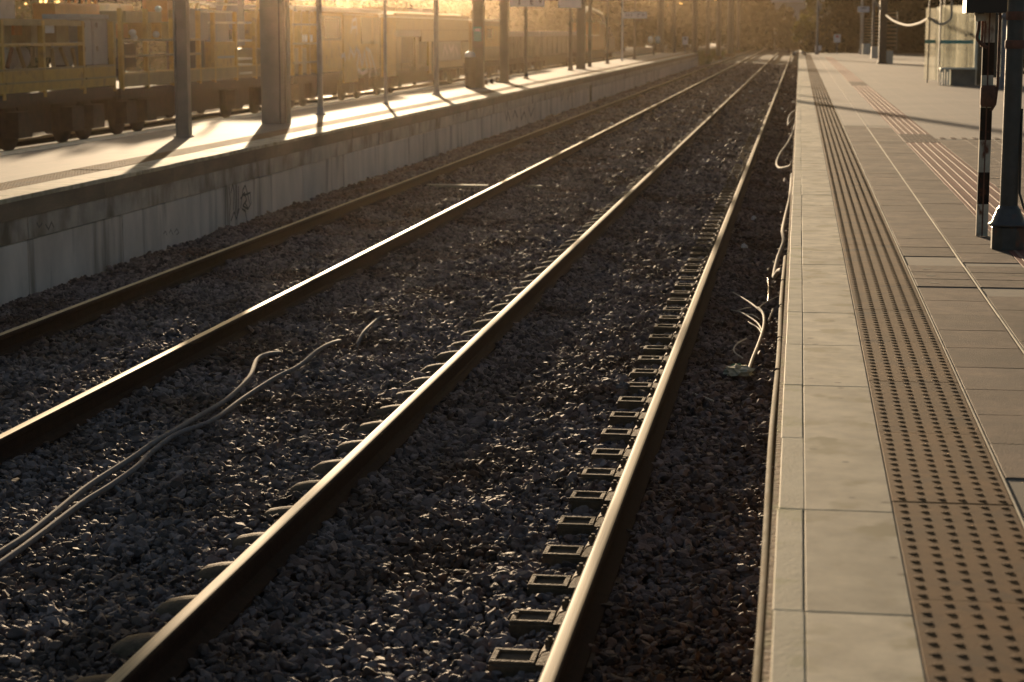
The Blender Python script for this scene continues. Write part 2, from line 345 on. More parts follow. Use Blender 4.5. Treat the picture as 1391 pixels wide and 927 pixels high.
for k in range(-3, 118):
    y = SL_Y0+k*SL_DY+RNG.normal()*0.008
    if sm0 is None: o = sleeper_mb().build('sleeper', M_SLEEPER, tr); sm0 = o.data
    else: o = link('sleeper', sm0, tr)
    o.location = (0, y-3, RNG.normal()*0.004-0.007); o.rotation_euler = (0, 0, RNG.normal()*0.008)
    sleepers.append(y)
    if y < 36:
        for s in (-1, 1):
            for d in (-1,):
                if cm0 is None: c = clip_mb().build('clip', M_CLIP, o); cm0 = c.data
                else: c = link('clip', cm0, o)
                c.location = (s*0.7525, 0, 0)
                c.rotation_euler = (0, 0, 0 if d > 0 else math.pi)
sd_t = thing('railway_track', 'siding track under the yellow maintenance wagons behind the far platform', 'railway track', (-15.6, 3, 0))
for dx in (-.7525, .7525):
    m = MB(); m.box(dx-.036, dx+.036, 15, 300, -.05, 0); m.box(dx-.012, dx+.012, 15, 300, -.14, -.05, 1); m.box(dx-.07, dx+.07, 15, 300, -.16, -.14, 1)
    m.build('rail', [M_HEAD, M_RUST], sd_t, (0, -3, 0))

# ------------------------------------------------------------------ ballast stones: crushed rock, one mass
def rock_mesh(i):
    rg = random.Random(100+i); bm = bmesh.new(); bmesh.ops.create_icosphere(bm, subdivisions=2, radius=1)
    for v in bm.verts: v.co *= 1+rg.uniform(-.05, .05)
    for _ in range(11):                        # cut flat facets like crushed stone
        n = Vector((rg.gauss(0,1), rg.gauss(0,1), rg.gauss(0,1))).normalized(); d = rg.uniform(.36, .72)
        for v in bm.verts:
            k = v.co.dot(n)-d
            if k > 0: v.co -= n*k
    sc = (rg.uniform(.85, 1.55), rg.uniform(.65, 1.05), rg.uniform(.5, .9))
    for v in bm.verts: v.co = Vector((v.co.x*sc[0], v.co.y*sc[1], v.co.z*sc[2]))
    bmesh.ops.remove_doubles(bm, verts=bm.verts, dist=0.02)
    bmesh.ops.dissolve_limit(bm, angle_limit=0.12, verts=bm.verts, edges=bm.edges)
    me = bpy.data.meshes.new('rock'); bm.to_mesh(me); bm.free(); me.materials.append(M_STONE); return me
rocks = bpy.data.collections.new('rock_kinds')
for i in range(14): rocks.objects.link(bpy.data.objects.new('rock', rock_mesh(i)))
def stone_points():
    P, S = [], []
    zones = [(5.0, 12, 1650, .0235), (12, 20, 1200, .025), (20, 32, 700, .030), (32, 55, 300, .040), (55, 95, 110, .052), (95, 150, 44, .07)]
    sl = np.array(sleepers)
    for y0, y1, dens, size in zones:
        n = int((y1-y0)*7.25*dens)
        x = RNG.uniform(-7.30, -0.07, n); y = RNG.uniform(y0, y1, n)
        lim = -0.405*y-1.2                      # left border of the view, with a margin for a step aside
        keep = x > lim
        for xr in RAILS['r']+RAILS['l']: keep &= np.abs(x-xr) > 0.068
        near = np.abs(y[:, None]-sl[None, :]).min(1) if len(sl) else 9
        for xr, s in ((RAILS['r'][0], 1), (RAILS['r'][1], -1)):
            d = (x-xr)*s                        # towards the track centre
            if s < 0: keep &= ~((d > .06) & (d < .325) & (near < .096) & (y < 67) & (RNG.random(len(x)) > .11))
            else: keep &= ~((d < -.06) & (d > -.33) & (near < .112) & (y < 67))
            keep &= ~((x < xr) & (np.abs(d) < .15) & (near < .115) & (y < 67))
        x, y = x[keep], y[keep]; n = len(x)
        s = size*np.exp(RNG.normal(0, .38, n)); s = np.clip(s, size*.4, size*2.0)
        z = bed_height(x, y)-0.016+RNG.uniform(-.02, .022, n)*(size/.03)
        # stones swept low close to the rails of the near track
        for xr in RAILS['r']+RAILS['l']: z += np.where(x > xr, .062, .020)*np.exp(-((x-xr)/.26)**2)
        P.append(np.stack([x, y, z], 1)); S.append(s)
    return np.concatenate(P), np.concatenate(S)
pts, sz = stone_points(); npt = len(pts)
me = bpy.data.meshes.new('ballast_gravel'); me.vertices.add(npt); me.vertices.foreach_set('co', pts.astype(np.float32).ravel())
at_ = me.attributes.new('scl', 'FLOAT', 'POINT'); at_.data.foreach_set('value', sz.astype(np.float32))
rt_ = me.attributes.new('rot', 'FLOAT_VECTOR', 'POINT')
rot = RNG.uniform(0, 2*math.pi, (npt, 3)); rot[:, 0] = RNG.normal(0, .45, npt); rot[:, 1] = RNG.normal(0, .45, npt)
rt_.data.foreach_set('vector', rot.astype(np.float32).ravel())
ix_ = me.attributes.new('idx', 'INT', 'POINT'); ix_.data.foreach_set('value', RNG.integers(0, 14, npt).astype(np.int32))
me.materials.append(M_STONE)
grav = tag(link('ballast_gravel', me), kind='stuff')
ng = bpy.data.node_groups.new('scatter_stones', 'GeometryNodeTree')
ng.interface.new_socket('Geometry', in_out='INPUT', socket_type='NodeSocketGeometry'); ng.interface.new_socket('Geometry', in_out='OUTPUT', socket_type='NodeSocketGeometry')
def gn(t): return ng.nodes.new(t)
gi, go = gn('NodeGroupInput'), gn('NodeGroupOutput')
m2p = gn('GeometryNodeMeshToPoints'); iop = gn('GeometryNodeInstanceOnPoints'); ci = gn('GeometryNodeCollectionInfo')
ci.inputs['Collection'].default_value = rocks; ci.inputs['Separate Children'].default_value = True; ci.inputs['Reset Children'].default_value = True
def na(nm, ty):
    a = gn('GeometryNodeInputNamedAttribute'); a.data_type = ty; a.inputs['Name'].default_value = nm; return a
na_s, na_r, na_i = na('scl', 'FLOAT'), na('rot', 'FLOAT_VECTOR'), na('idx', 'INT')
L = ng.links
L.new(gi.outputs[0], m2p.inputs['Mesh']); L.new(m2p.outputs[0], iop.inputs['Points']); L.new(ci.outputs[0], iop.inputs['Instance'])
iop.inputs['Pick Instance'].default_value = True
L.new(na_i.outputs['Attribute'], iop.inputs['Instance Index']); L.new(na_r.outputs['Attribute'], iop.inputs['Rotation']); L.new(na_s.outputs['Attribute'], iop.inputs['Scale'])
L.new(iop.outputs[0], go.inputs[0])
grav.modifiers.new('scatter', 'NODES').node_group = ng

# ------------------------------------------------------------------ near platform (right)
pr = struct('near_platform')
m = MB()                                          # body; its paved top stands 4 mm lower than the pieces laid on it
m.add([(-.03, -4, PZ-.006), (12, -4, PZ-.006), (12, PEND, PZ-.006), (-.03, PEND, PZ-.006)], [(0,1,2,3)], 0)
m.build('joint_bed', M_JOINT, pr)
b = MB(); rows = np.arange(-4, PEND, 0.5); 
b.box(-.058, .02, -4, PEND, -.45, PZ-.062)
b.build('rough_wall', M_ROUGH, pr)
b = MB(); b.box(.021, 12, -4, PEND, -.45, PZ-.09); b.build('platform_fill', M_ROUGH, pr)
SLAB = 1.165; Y0 = at(1150, 832, PZ).y
nose = slab = tact = None
def tactile_mb(L_, W_, nx=6, ny=13, seg=8):
    m = MB(); m.box(0.0015, W_-.0015, .002, L_-.002, -.05, 0, 0, .0015)
    for i in range(nx):
        for j in range(ny):
            cx, cy = (i+.5)*W_/nx, (j+.5)*L_/ny
            vs = [(cx+r*math.cos(2*math.pi*k/seg), cy+r*math.sin(2*math.pi*k/seg), z) for r, z in ((.0150, -.001), (.0125, .0022), (.0080, .0036)) for k in range(seg)]
            m.add(vs, [(j_*seg+k, j_*seg+(k+1)%seg, (j_+1)*seg+(k+1)%seg, (j_+1)*seg+k) for j_ in (0, 1) for k in range(seg)]+[tuple(range(2*seg, 3*seg))], 0, False)
    return m
XS, XT, XP = .335, .730, 1.112
for k in range(-10, 119):
    y = Y0+k*SLAB
    if y < -4 or y+SLAB > PEND: continue
    if nose is None:
        o = box(EDGE_R, .046, .003, SLAB-.003, -.06, 0, .003).build('edge_strip', M_NOSE, pr); nose = o.data
        o2 = box(.0485, XS-.003, .004, SLAB-.004, -.08, 0, .002).build('coping_slab', M_COPING, pr); slab = o2.data
        o3 = tactile_mb(SLAB, XT-XS).build('tactile_tile', M_TACT, pr); tact = o3.data
    else:
        o = link('edge_strip', nose, pr); o2 = link('coping_slab', slab, pr); o3 = link('tactile_tile', tact, pr)
    jz = RNG.normal(0, .0005, 3)
    o.location = (RNG.normal(0, .0015), y, PZ+jz[0]); o2.location = (0, y, PZ+jz[1]-.0012); o3.location = (XS, y+.16, PZ+jz[2]-.001)
    o2.rotation_euler = (RNG.normal(0, .0005), RNG.normal(0, .001), 0)
# pale joint strips along the paving
box(XT+.002, XT+.008, -4, PEND, PZ-.02, PZ+.0002).build('joint_strip', M_LINE, pr)
box(XP-.004, XP+.004, -4, PEND, PZ-.02, PZ+.0004).build('joint_strip', M_LINE, pr)
# paving slabs one by one where they can be told apart, a jointed sheet beyond
TL = 0.587; tile = None; ntile = 0
cols = [(XT+.013, XP-.009), (XP+.009, 1.497), (1.983, 2.38), (2.38, 2.78), (2.78, 3.18), (3.18, 3.58), (3.58, 3.98), (3.98, 4.38)]
YP0 = at(1330, 472.7, PZ).y
hole_y = (at(1250, 388.5, PZ).y, at(1250, 360.5, PZ).y)
tile_mesh = {}
for ci_, (x0, x1) in enumerate(cols):
    for k in range(-6, 60):
        y = YP0+k*TL+(0.24 if ci_ % 2 else 0)
        vis = (x0-.3)*2705/ max(y, 1) < 520
        if y < 6.5 or y > (33 if ci_ < 2 else 29) or not vis: continue
        if ci_ < 2 and y+TL > hole_y[0]-.05 and y < hole_y[1]+.05: continue
        if ntile >= 290: continue
        wd = round(x1-x0, 3)
        if wd not in tile_mesh:
            o = box(0.0015, wd-.0015, .0025, TL-.0025, -.04, 0, .003).build('paving_slab', M_PAVE, pr); tile_mesh[wd] = o.data
        else: o = link('paving_slab', tile_mesh[wd], pr)
        o.location = (x0, y, PZ+RNG.normal(0, .0006)-.0012); o.rotation_euler = (RNG.normal(0, .0008), RNG.normal(0, .0012), 0); ntile += 1
# duct cover slabs with an oval lifting hole each
ch = (hole_y[1]-hole_y[0]+.02)/3
for k in range(3):
    y0 = hole_y[0]-.01+k*ch
    for x0, x1 in ((XT+.013, XP-.009), (XP+.009, 1.497)):
        o = box(0, x1-x0, .007, ch-.007, -.04, 0, .005).build('duct_cover', M_PAVE, pr, (x0, y0, PZ-.001))
        if x0 < 1:
            vs = [(.115+.032*math.cos(q), ch*.5+.030*math.sin(q), .0012) for q in np.linspace(0, 2*math.pi, 16, endpoint=False)]
            h = MB(); h.add([tuple(map(float, v)) for v in vs], [tuple(range(16))]); h.build('lifting_hole', M_BLACK, o)
def far_pave():
    m = bpy.data.materials.new('far_paving'); m.use_nodes = True; N, L = m.node_tree.nodes, m.node_tree.links; b = N['Principled BSDF']
    geo = N.new('ShaderNodeNewGeometry'); br = N.new('ShaderNodeTexBrick'); mp = N.new('ShaderNodeMapping')
    mp.inputs['Rotation'].default_value = (0, 0, rad(90)); mp.inputs['Location'].default_value = (0, .02, 0)
    br.inputs['Scale'].default_value = 1; br.inputs['Brick Width'].default_value = TL; br.inputs['Row Height'].default_value = .4; br.inputs['Mortar Size'].default_value = .006
    br.inputs['Color1'].default_value = (.165, .135, .112, 1); br.inputs['Color2'].default_value = (.14, .118, .10, 1); br.inputs['Mortar'].default_value = (.21, .175, .14, 1)
    n = N.new('ShaderNodeTexNoise'); n.inputs['Scale'].default_value = .8; n.inputs['Detail'].default_value = 6
    mr = N.new('ShaderNodeMapRange'); mr.inputs['To Min'].default_value = .7; mr.inputs['To Max'].default_value = 1.3
    vm = N.new('ShaderNodeVectorMath'); vm.operation = 'SCALE'
    L.new(geo.outputs['Position'], mp.inputs[0]); L.new(mp.outputs[0], br.inputs['Vector']); L.new(geo.outputs['Position'], n.inputs['Vector'])
    L.new(n.outputs['Fac'], mr.inputs['Value']); L.new(br.outputs['Color'], vm.inputs[0]); L.new(mr.outputs[0], vm.inputs['Scale'])
    L.new(vm.outputs[0], b.inputs['Base Color']); b.inputs['Roughness'].default_value = .8; b.inputs['Specular IOR Level'].default_value = .35; return m
M_FARPAVE = far_pave()
m = MB()
for x0, x1, y0, y1 in ((XT+.011, 1.497, 33.6, PEND), (1.983, 4.38, 29.6, PEND), (4.382, 12, -4, 100)): m.add([(x0, y0, PZ-.002), (x1, y0, PZ-.002), (x1, y1, PZ-.002), (x0, y1, PZ-.002)], [(0,1,2,3)])
m.build('far_paving', M_FARPAVE, pr)
# red guidance strip: ribbed tiles and two maroon warning tiles
wy = (at(1247, 194, PZ).y, at(1247, 182.5, PZ).y, at(1168, 116.5, PZ).y, at(1168, 111.5, PZ).y)
gt = None
for ya, yb in ((5.5, wy[0]-.01), (wy[1]+.01, wy[2]-.01), (wy[3]+.01, 125)):
    n_ = round((yb-ya)/1.2)
    for k in range(n_):
        if gt is None:
            q = MB(); q.box(.002, .484, .002, 1.198, -.04, 0, 0, .001)
            for i in range(5): c = .05+i*.096; q.box(c-.011, c+.011, .002, 1.198, -.001, .004, 1, .002)
            o = q.build('guidance_tile', [M_RED, M_REDLINE], pr); gt = o.data
        else: o = link('guidance_tile', gt, pr)
        o.location = (1.498, ya+k*(yb-ya)/n_, PZ-.001); o.scale = (1, (yb-ya)/n_/1.2, 1)
for a, b_ in ((wy[0], wy[1]), (wy[2], wy[3])):
    nb = 2 if b_-a < 1.6 else 3
    for k in range(nb):
        hgt = (b_-a)/nb
        q = MB(); q.box(.0, .486, .03, hgt-.03, -.04, .002, 0, .004)
        for i in range(7):
            for j in range(3): q.lathe([(.02, .0), (.013, .004)], .05+i*.064, hgt*(.25+j*.25), 6, 0, False)
        q.build('warning_tile', M_WARN, pr, (1.497, a+k*hgt, PZ))
# dotted drain row leading away from the warning tiles
q = MB(); yd = at(1300, 188, PZ).y
for i in range(26): q.box(2.05+i*.155, 2.12+i*.155, yd-.22, yd+.22, PZ-.003, PZ+.003)
q.build('drain_grating', M_WARN, pr)

# pipe and cable along the platform face
pp = thing('conduit_pipe', 'yellowed conduit pipe running along the rough wall under the platform edge', 'pipe', (-.078, 3, .50))
path = [(-.078+.004*math.sin(y*1.3), y, .50+.01*math.sin(y*.9)) for y in np.arange(3, 15.7, .45)]
MB().tube([Vector(p)-Vector((-.078, 3, .5)) for p in path], .0165, 10).build('pipe', M_PIPE, pp)
for y in (7.9, 8.6, 9.35, 10.3, 11.4, 12.8, 14.1):
    MB().tube([(.0195*math.cos(q), y-3, .0195*math.sin(q)) for q in np.linspace(0, 2*math.pi, 11)], .004, 5, 0, False).build('pipe_tie', M_BLACK, pp)
cpts = [(-.10, 15.0, .48), (-.13, 15.6, .40), (-.17, 16.4, .26), (-.15, 17.4, .30), (-.11, 18.4, .34), (-.13, 19.8, .30), (-.12, 21.5, .26), (-.08, 24, .30), (-.075, 29, .22)]
tag(MB().tube(spline(cpts, 7), .017, 8).build('cable', M_CABLE), 'loose white cable sagging from the platform face over dark ballast', 'cable')
cpts = [(-.075, 31.5, .26), (-.12, 32.3, .12), (-.29, 33.6, .0), (-.36, 35.3, -.03), (-.32, 37.5, 0), (-.19, 40, .08), (-.10, 42.5, .18), (-.075, 43.5, .26)]
tag(MB().tube(spline(cpts, 8), .018, 8).build('cable', M_CABLE), 'white cable loop bulging out from under the platform edge', 'cable')
cpts = [(-.09, 46, .3), (-.22, 47.2, .1), (-.2, 48.5, .25), (-.08, 49.5, .32)]
tag(MB().tube(spline(cpts, 7), .03, 8).build('cable', M_CABLE), 'short knotted white cable loop sticking out farther along the platform face', 'cable')

# ------------------------------------------------------------------ far platform (left)
pl = struct('far_platform')
LY0, LY1 = 12.0, PEND
box(BACK_L+.05, WALL_L-.02, LY0, LY1, -.45, PZ-.05).build('platform_fill', M_ROUGH, pl)
cl = fl = tl_ = bl = None; LS = 1.2
for k in range(int((LY1-LY0)/LS)):
    y = LY0+k*LS
    if cl is None:
        q = MB(); q.box(EDGE_L-.42, EDGE_L-.0002, .003, LS-.003, -.045, 0, 0, .006); o1 = q.build('coping_slab', M_COPING, pl); cl = o1.data
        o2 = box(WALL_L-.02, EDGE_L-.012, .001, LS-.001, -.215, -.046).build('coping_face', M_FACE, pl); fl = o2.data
        o3 = tactile_mb(LS, .40, 6, 13, 5).build('tactile_tile', M_TACT, pl); tl_ = o3.data
    else: o1 = link('coping_slab', cl, pl); o2 = link('coping_face', fl, pl); o3 = link('tactile_tile', tl_, pl)
    j = RNG.normal(0, .0015, 2)
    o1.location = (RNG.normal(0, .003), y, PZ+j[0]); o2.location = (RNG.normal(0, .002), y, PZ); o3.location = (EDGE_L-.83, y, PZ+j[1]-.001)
m = MB(); m.add([(BACK_L+.3, LY0, PZ-.003), (EDGE_L-.835, LY0, PZ-.003), (EDGE_L-.835, LY1, PZ-.003), (BACK_L+.3, LY1, PZ-.003)], [(0,1,2,3)])
m.build('far_paving', M_FARPAVE, pl)
box(BACK_L, BACK_L+.296, LY0, LY1, PZ-.3, PZ, .01).build('back_coping', M_COPING, pl)
# back joint line and wall panels with open joints, a rougher band above
pan = band = None
edges_y = [12.0, 15.2, 18.26, 21.0, 23.4, 26.36]
while edges_y[-1] < LY1: edges_y.append(edges_y[-1]+2.75)
for y0, y1 in zip(edges_y[:-1], edges_y[1:]):
    y1 = min(y1, LY1)
    o = box(WALL_L-.1, WALL_L, .012, y1-y0-.012, -.5, .262, .006).build('wall_panel', M_WALL, pl, (RNG.normal(0, .004), y0, 0))
    o = box(WALL_L-.1, WALL_L+.012, .002, y1-y0-.002, .272, PZ-.218, .004).build('wall_band', M_BAND, pl, (RNG.normal(0, .004), y0, 0))
box(WALL_L-.14, WALL_L-.03, LY0, LY1, -.5, PZ-.22).build('wall_core', M_ROUGH, pl)
# spray tags on the wall: ribbons of paint 3 mm thick
def ribbon(m, pts, wdt, axis_x, mi=0):
    P = [Vector(p) for p in pts]
    for a, b_ in zip(P[:-1], P[1:]):
        t = (b_-a); 
        if t.length < 1e-5: continue
        t.normalize(); n = t.cross(Vector((1, 0, 0)))*wdt/2; e = t*wdt*.3
        m.add([a-n-e, b_-n+e, b_+n+e, a+n-e], [(0,1,2,3)], mi)
def wall_tag(strokes, wdt, x=WALL_L+.016, name='graffiti', mt=None, par=None):
    m = MB()
    for st in strokes: ribbon(m, [onx(u, v, x) for u, v in st], wdt, x)
    return m.build(name, mt or M_SPRAY, par or pl)
wall_tag([[(307,252),(306,268),(306,285),(306,302),(307,312)], [(311,254),(313,272),(312,290),(312,308)], [(314,262),(316,250),(318,262),(317,285)],
          [(321,252),(321,270),(320,290)], [(324,254),(324,282),(322,296)], [(327,283),(330,258),(333,252),(336,262),(339,276)],
          [(327,270),(332,262),(335,272),(330,280),(336,284)], [(331,266),(340,262),(341,276),(337,284),(333,276)], [(314,300),(318,288),(321,298),(325,284)], [(329,284),(333,287),(335,298),(333,285)]], .028)
wall_tag([[(222,318),(225,314),(227,320)], [(230,317),(232,312),(235,319)], [(237,316),(240,311),(243,316),(240,319)]], .012)
wall_tag([[(62,305),(66,312),(70,302),(73,309)], [(50,303),(53,309),(57,304)]], .02)
wall_tag([[(686,152),(688,164),(690,152),(693,165)], [(697,160),(699,150),(703,160)], [(707,148),(708,163),(712,152),(714,160)], [(718,146),(721,158),(725,147)]], .06)
wall_tag([[(761,124),(763,137),(766,125)], [(770,122),(771,136),(775,122),(777,134)], [(781,120),(782,132)]], .07)
# yellow stained drain slot in the wall
o = box(WALL_L-.002, WALL_L+.02, 0, .55, -.2, .36).build('drain_stain', mat('yellow_stain', (.23, .16, .06), .9, scale=5, amt=.4), pl, (0, onx(801, 122, WALL_L).y, 0))

# ------------------------------------------------------------------ poles and columns of the far platform
def pole_at(u, v): p = at(u, v, PZ); return (p.x, p.y, PZ)
def h_column(u, v, wd, dp, hgt, label, mt=M_COLUMN):
    t = thing('steel_column', label, 'column', pole_at(u, v), 'steel columns on the far platform')
    f = .022
    q = MB(); q.box(-wd/2, -wd/2+f, -dp/2, dp/2, 0, hgt); q.build('flange', mt, t)
    q = MB(); q.box(wd/2-f, wd/2, -dp/2, dp/2, 0, hgt); q.build('flange', mt, t)
    box(-wd/2+f+.001, wd/2-f-.001, -dp*.32, dp*.32, 0, hgt).build('web', mt, t)
    box(-wd*.62, wd*.62, -dp*.65, dp*.65, 0, .02).build('base_plate', mt, t)
    return t
def pole(u, v, r, hgt, label, mt=M_POLE, group='slim poles along the far platform', name='slim_pole'):
    t = thing(name, label, 'pole', pole_at(u, v), group)
    MB().tube([(0,0,0), (0,0,hgt*.5), (0,0,hgt)], [r, r*.97, r*.9], 10).build('shaft', mt, t)
    MB().lathe([(r*1.9, 0), (r*1.9, .02), (r*1.25, .03), (r*1.2, .14), (r, .16)], 0, 0, 10).build('base_collar', mt, t)
    return t
h_column(250, 186, .20, .16, 4.6, 'narrow steel column nearest the camera on the sunlit far platform')
t = thing('steel_column', 'broad paired steel column, widest on the far platform, with a downpipe on its side', 'column', pole_at(377, 168), 'steel columns on the far platform')
box(-.235, .07, -.15, .15, 0, 4.6, 0).build('pier', M_COLUMN, t); box(.071, .10, -.12, .12, 0, 4.6).build('web', M_DPOLE, t)
box(.101, .15, -.14, .14, 0, 4.6).build('flange', M_COLUMN, t); MB().tube([(.205, -.02, 0), (.205, -.02, 4.6)], .038, 10).build('downpipe', M_COLUMN, t)
pole(435.5, 156, .052, 3.4, 'pale slim pole just past the broad paired column')
pole(524, 141, .038, 3.4, 'thinnest bright pole standing alone on the sunlit platform')
pole(593, 129, .065, 3.4, 'slim grey pole between the thinnest pole and the ribbed litter bin')
h_column(650, 119, .31, .26, 3.4, 'dark steel column behind the ribbed bin with a small teal sign', M_DPOLE)
p = pole_at(650, 119)
tg = thing('teal_sign', 'small teal notice plate fixed on the dark column by the bin', 'sign', (p[0], p[1]-.152, 2.18))
box(-.11, .11, -.02, .0, -.19, .19).build('plate', M_TEAL, tg); box(-.08, .08, -.0235, -.0205, .07, .15).build('print', M_SIGN, tg)
h_column(685, 112, .26, .22, 3.4, 'dark steel column standing just beyond the bin and teal sign', M_DPOLE)
h_column(789, 94, .36, .3, 6.2, 'dark thick column past the second white hanging sign', M_DPOLE)
h_column(801, 91, .16, .16, 4.2, 'thin dark column close behind the thick column past the signs', M_DPOLE)
def sign_pole(u, v, r, su0, su1, sv0, sv1, label, text, mt=M_DPOLE, blank=False):
    t = pole(u, v, r, 3.5, label, mt, 'sign poles on the far platform', 'sign_pole')
    y = t.location.y; a = ony(su0, sv1, y); b_ = ony(su1, sv0, y)
    x0, x1, z0, z1 = a.x-t.location.x, b_.x-t.location.x, a.z-PZ, b_.z-PZ
    s = box(x0, x1, -r-.06, -r-.012, z0, z1).build('sign_board', M_SIGN, t)
    for st in text:                              # dark strokes in board coordinates 0..1
        q = MB(); ribbon_xz(q, [(x0+(x1-x0)*a_, -r-.064, z0+(z1-z0)*c_) for a_, c_ in st], (z1-z0)*.11); q.build('lettering', M_MARK, s)
    return t
def ribbon_xz(m, pts, wdt):
    P = [Vector(p) for p in pts]
    for a, b_ in zip(P[:-1], P[1:]):
        t = (b_-a).normalized(); n = t.cross(Vector((0,1,0)))*wdt/2; e = t*wdt*.35
        m.add([a-n-e, b_-n+e, b_+n+e, a+n-e], [(0,1,2,3)], 0)
I_ = lambda c: [[(c, .25), (c, .75)], [(c-.025, .75), (c+.025, .75)], [(c-.025, .25), (c+.025, .25)]]
E_ = lambda c: [[(c-.03, .25), (c-.03, .75)], [(c-.03, .75), (c+.03, .75)], [(c-.03, .5), (c+.025, .5)], [(c-.03, .25), (c+.03, .25)]]
A_ = lambda c: [[(c-.035, .62), (c, .35), (c+.035, .62)], [(c-.02, .55), (c+.02, .55)]]
sign_pole(714.5, 107, .06, 693, 740, -5, 9.5, 'pole carrying the widest white sign with dark letters and an arrow', I_(.28)+E_(.64)+A_(.89))
sign_pole(775, 96, .08, 759, 790, -5, 11, 'pole carrying a plain white board beside the thick dark column', [])
pole(825, 87, .07, 4.2, 'dark slim pole past the thin dark column', M_DPOLE)
pole(845, 83, .045, 4.0, 'whitish slim pole left of the small blue-white sign', M_PAPER)
bars = [[(.12+.11*i, .3), (.12+.11*i, .7)] for i in range(3)]+[[(.62, .3), (.62, .7), (.72, .7)], [(.82, .3), (.82, .7), (.9, .5)]]
sign_pole(862, 81, .07, 847, 879, 16.5, 25.5, 'pole carrying the small blue-white sign near the platform end', bars)
t = thing('signal_post', 'short post with two cream lamps at the end of the far platform', 'signal', pole_at(888, 75))
MB().tube([(0,0,0), (0,0,.85)], .06, 8).build('shaft', M_DPOLE, t)
for dx in (-.22, .26): 
    q = MB(); q.lathe([(.0, .72), (.14, .80), (.19, .98), (.14, 1.18), (.02, 1.25)], dx, 0, 10); q.build('lamp_globe', M_PLINTH, t)
MB().tube([(-.22, 0, .72), (0, 0, .66), (.26, 0, .72)], .03, 6).build('arm', M_DPOLE, t)
# ribbed litter bin beside the dark column
t = thing('litter_bin', 'dark ribbed litter bin standing against the column with the teal sign', 'litter bin', pole_at(638.5, 119.5))
q = MB(); q.lathe([(.125, 0), (.135, .05), (.135, .86), (.10, .90)], 0, 0, 16); q.build('body', M_DARK, t)
for k in range(16):
    a = 2*math.pi*k/16; MB().tube([(.138*math.cos(a), .138*math.sin(a), .06), (.138*math.cos(a), .138*math.sin(a), .84)], .012, 5).build('rib', M_DARK, t)
q = MB(); q.lathe([(.15, .84), (.155, .87), (.12, .97), (.04, 1.0)], 0, 0, 16); q.build('lid', M_ROOF, t)
for i, (u, v) in enumerate(((660, 115), (668, 113.6), (675.5, 112))):
    t = MB(); t.lathe([(.05, 0), (.045, .06), (.06, .08), (.055, .13), (.02, .15)], 0, 0, 8)
    o = t.build('platform_stub', M_DARK, None, pole_at(u, v)); tag(o, 'small dark stub between the two dark columns past the bin', 'stub', 'row of three stubs on the far platform')

# ------------------------------------------------------------------ maintenance train on the siding
TX = -14.4                                       # near side of the vehicles
def ty(u, v=60): return onx(u, v, TX).y
def tz(u, v): return onx(u, v, TX).z
def wheelset(par, y, r=.46):
    for x in (-14.83, -16.37):
        q = MB(); K = 18
        pr_ = [(0, .0), (r*.45, .0), (r*.5, .02), (r*.82, .02), (r*.88, -.01), (r, -.01), (r, -.12), (r*.3, -.12)]
        vs = [(x+d, y+rr*math.cos(2*math.pi*k/K), r+.0+rr*math.sin(2*math.pi*k/K)) for rr, d in pr_ for k in range(K)]
        q.add(vs, [(i*K+k, i*K+(k+1)%K, (i+1)*K+(k+1)%K, (i+1)*K+k) for i in range(len(pr_)-1) for k in range(K)], 0, True)
        q.build('wheel', M_DARK, par)
def under(par, y0, y1, zf, wheels, side='frame_beam'):
    box(TX-2.3, TX-.1, y0, y1, zf-.28, zf-.02).build(side, M_DARK, par)
    box(TX-.098, TX-.02, y0+.02, y1-.02, zf-.24, zf-.03).build('sole_bar', M_DARK, par)
    for yw in wheels: wheelset(par, yw); box(TX-.40, TX-.14, yw-.34, yw+.34, .25, .74).build('axle_box', M_DARK, par)
    for a, b_ in zip(wheels[:-1], wheels[1:]):  # dark boxes added between wheels so the lit gap below stays dark
        if b_-a > 1.3: box(TX-1.9, TX-.5, a+.55, b_-.55, .28, zf-.285).build('brake_gear_infill', M_DARK, par)
        else: box(TX-1.9, TX-.5, a+.3, b_-.3, .3, zf-.285).build('bogie_frame', M_DARK, par)
    for s, yy in ((-1, y0), (1, y1)):
        for xx in (-14.95, -16.25): MB().tube([(xx, yy, zf-.15), (xx, yy+s*.30, zf-.15)], .09, 8).build('buffer', M_DARK, par)
def posts(par, ys_, z0, z1, mt=M_YEL, w_=.07, x=TX):
    for y in ys_: box(x-w_, x, y-w_/2, y+w_/2, z0, z1).build('post', mt, par)
def rail_h(par, y0, y1, z, mt=M_YEL, x=TX+.004, r=.03): MB().tube([(x, y0, z), (x, y1, z)], r, 6).build('handrail', mt, par)

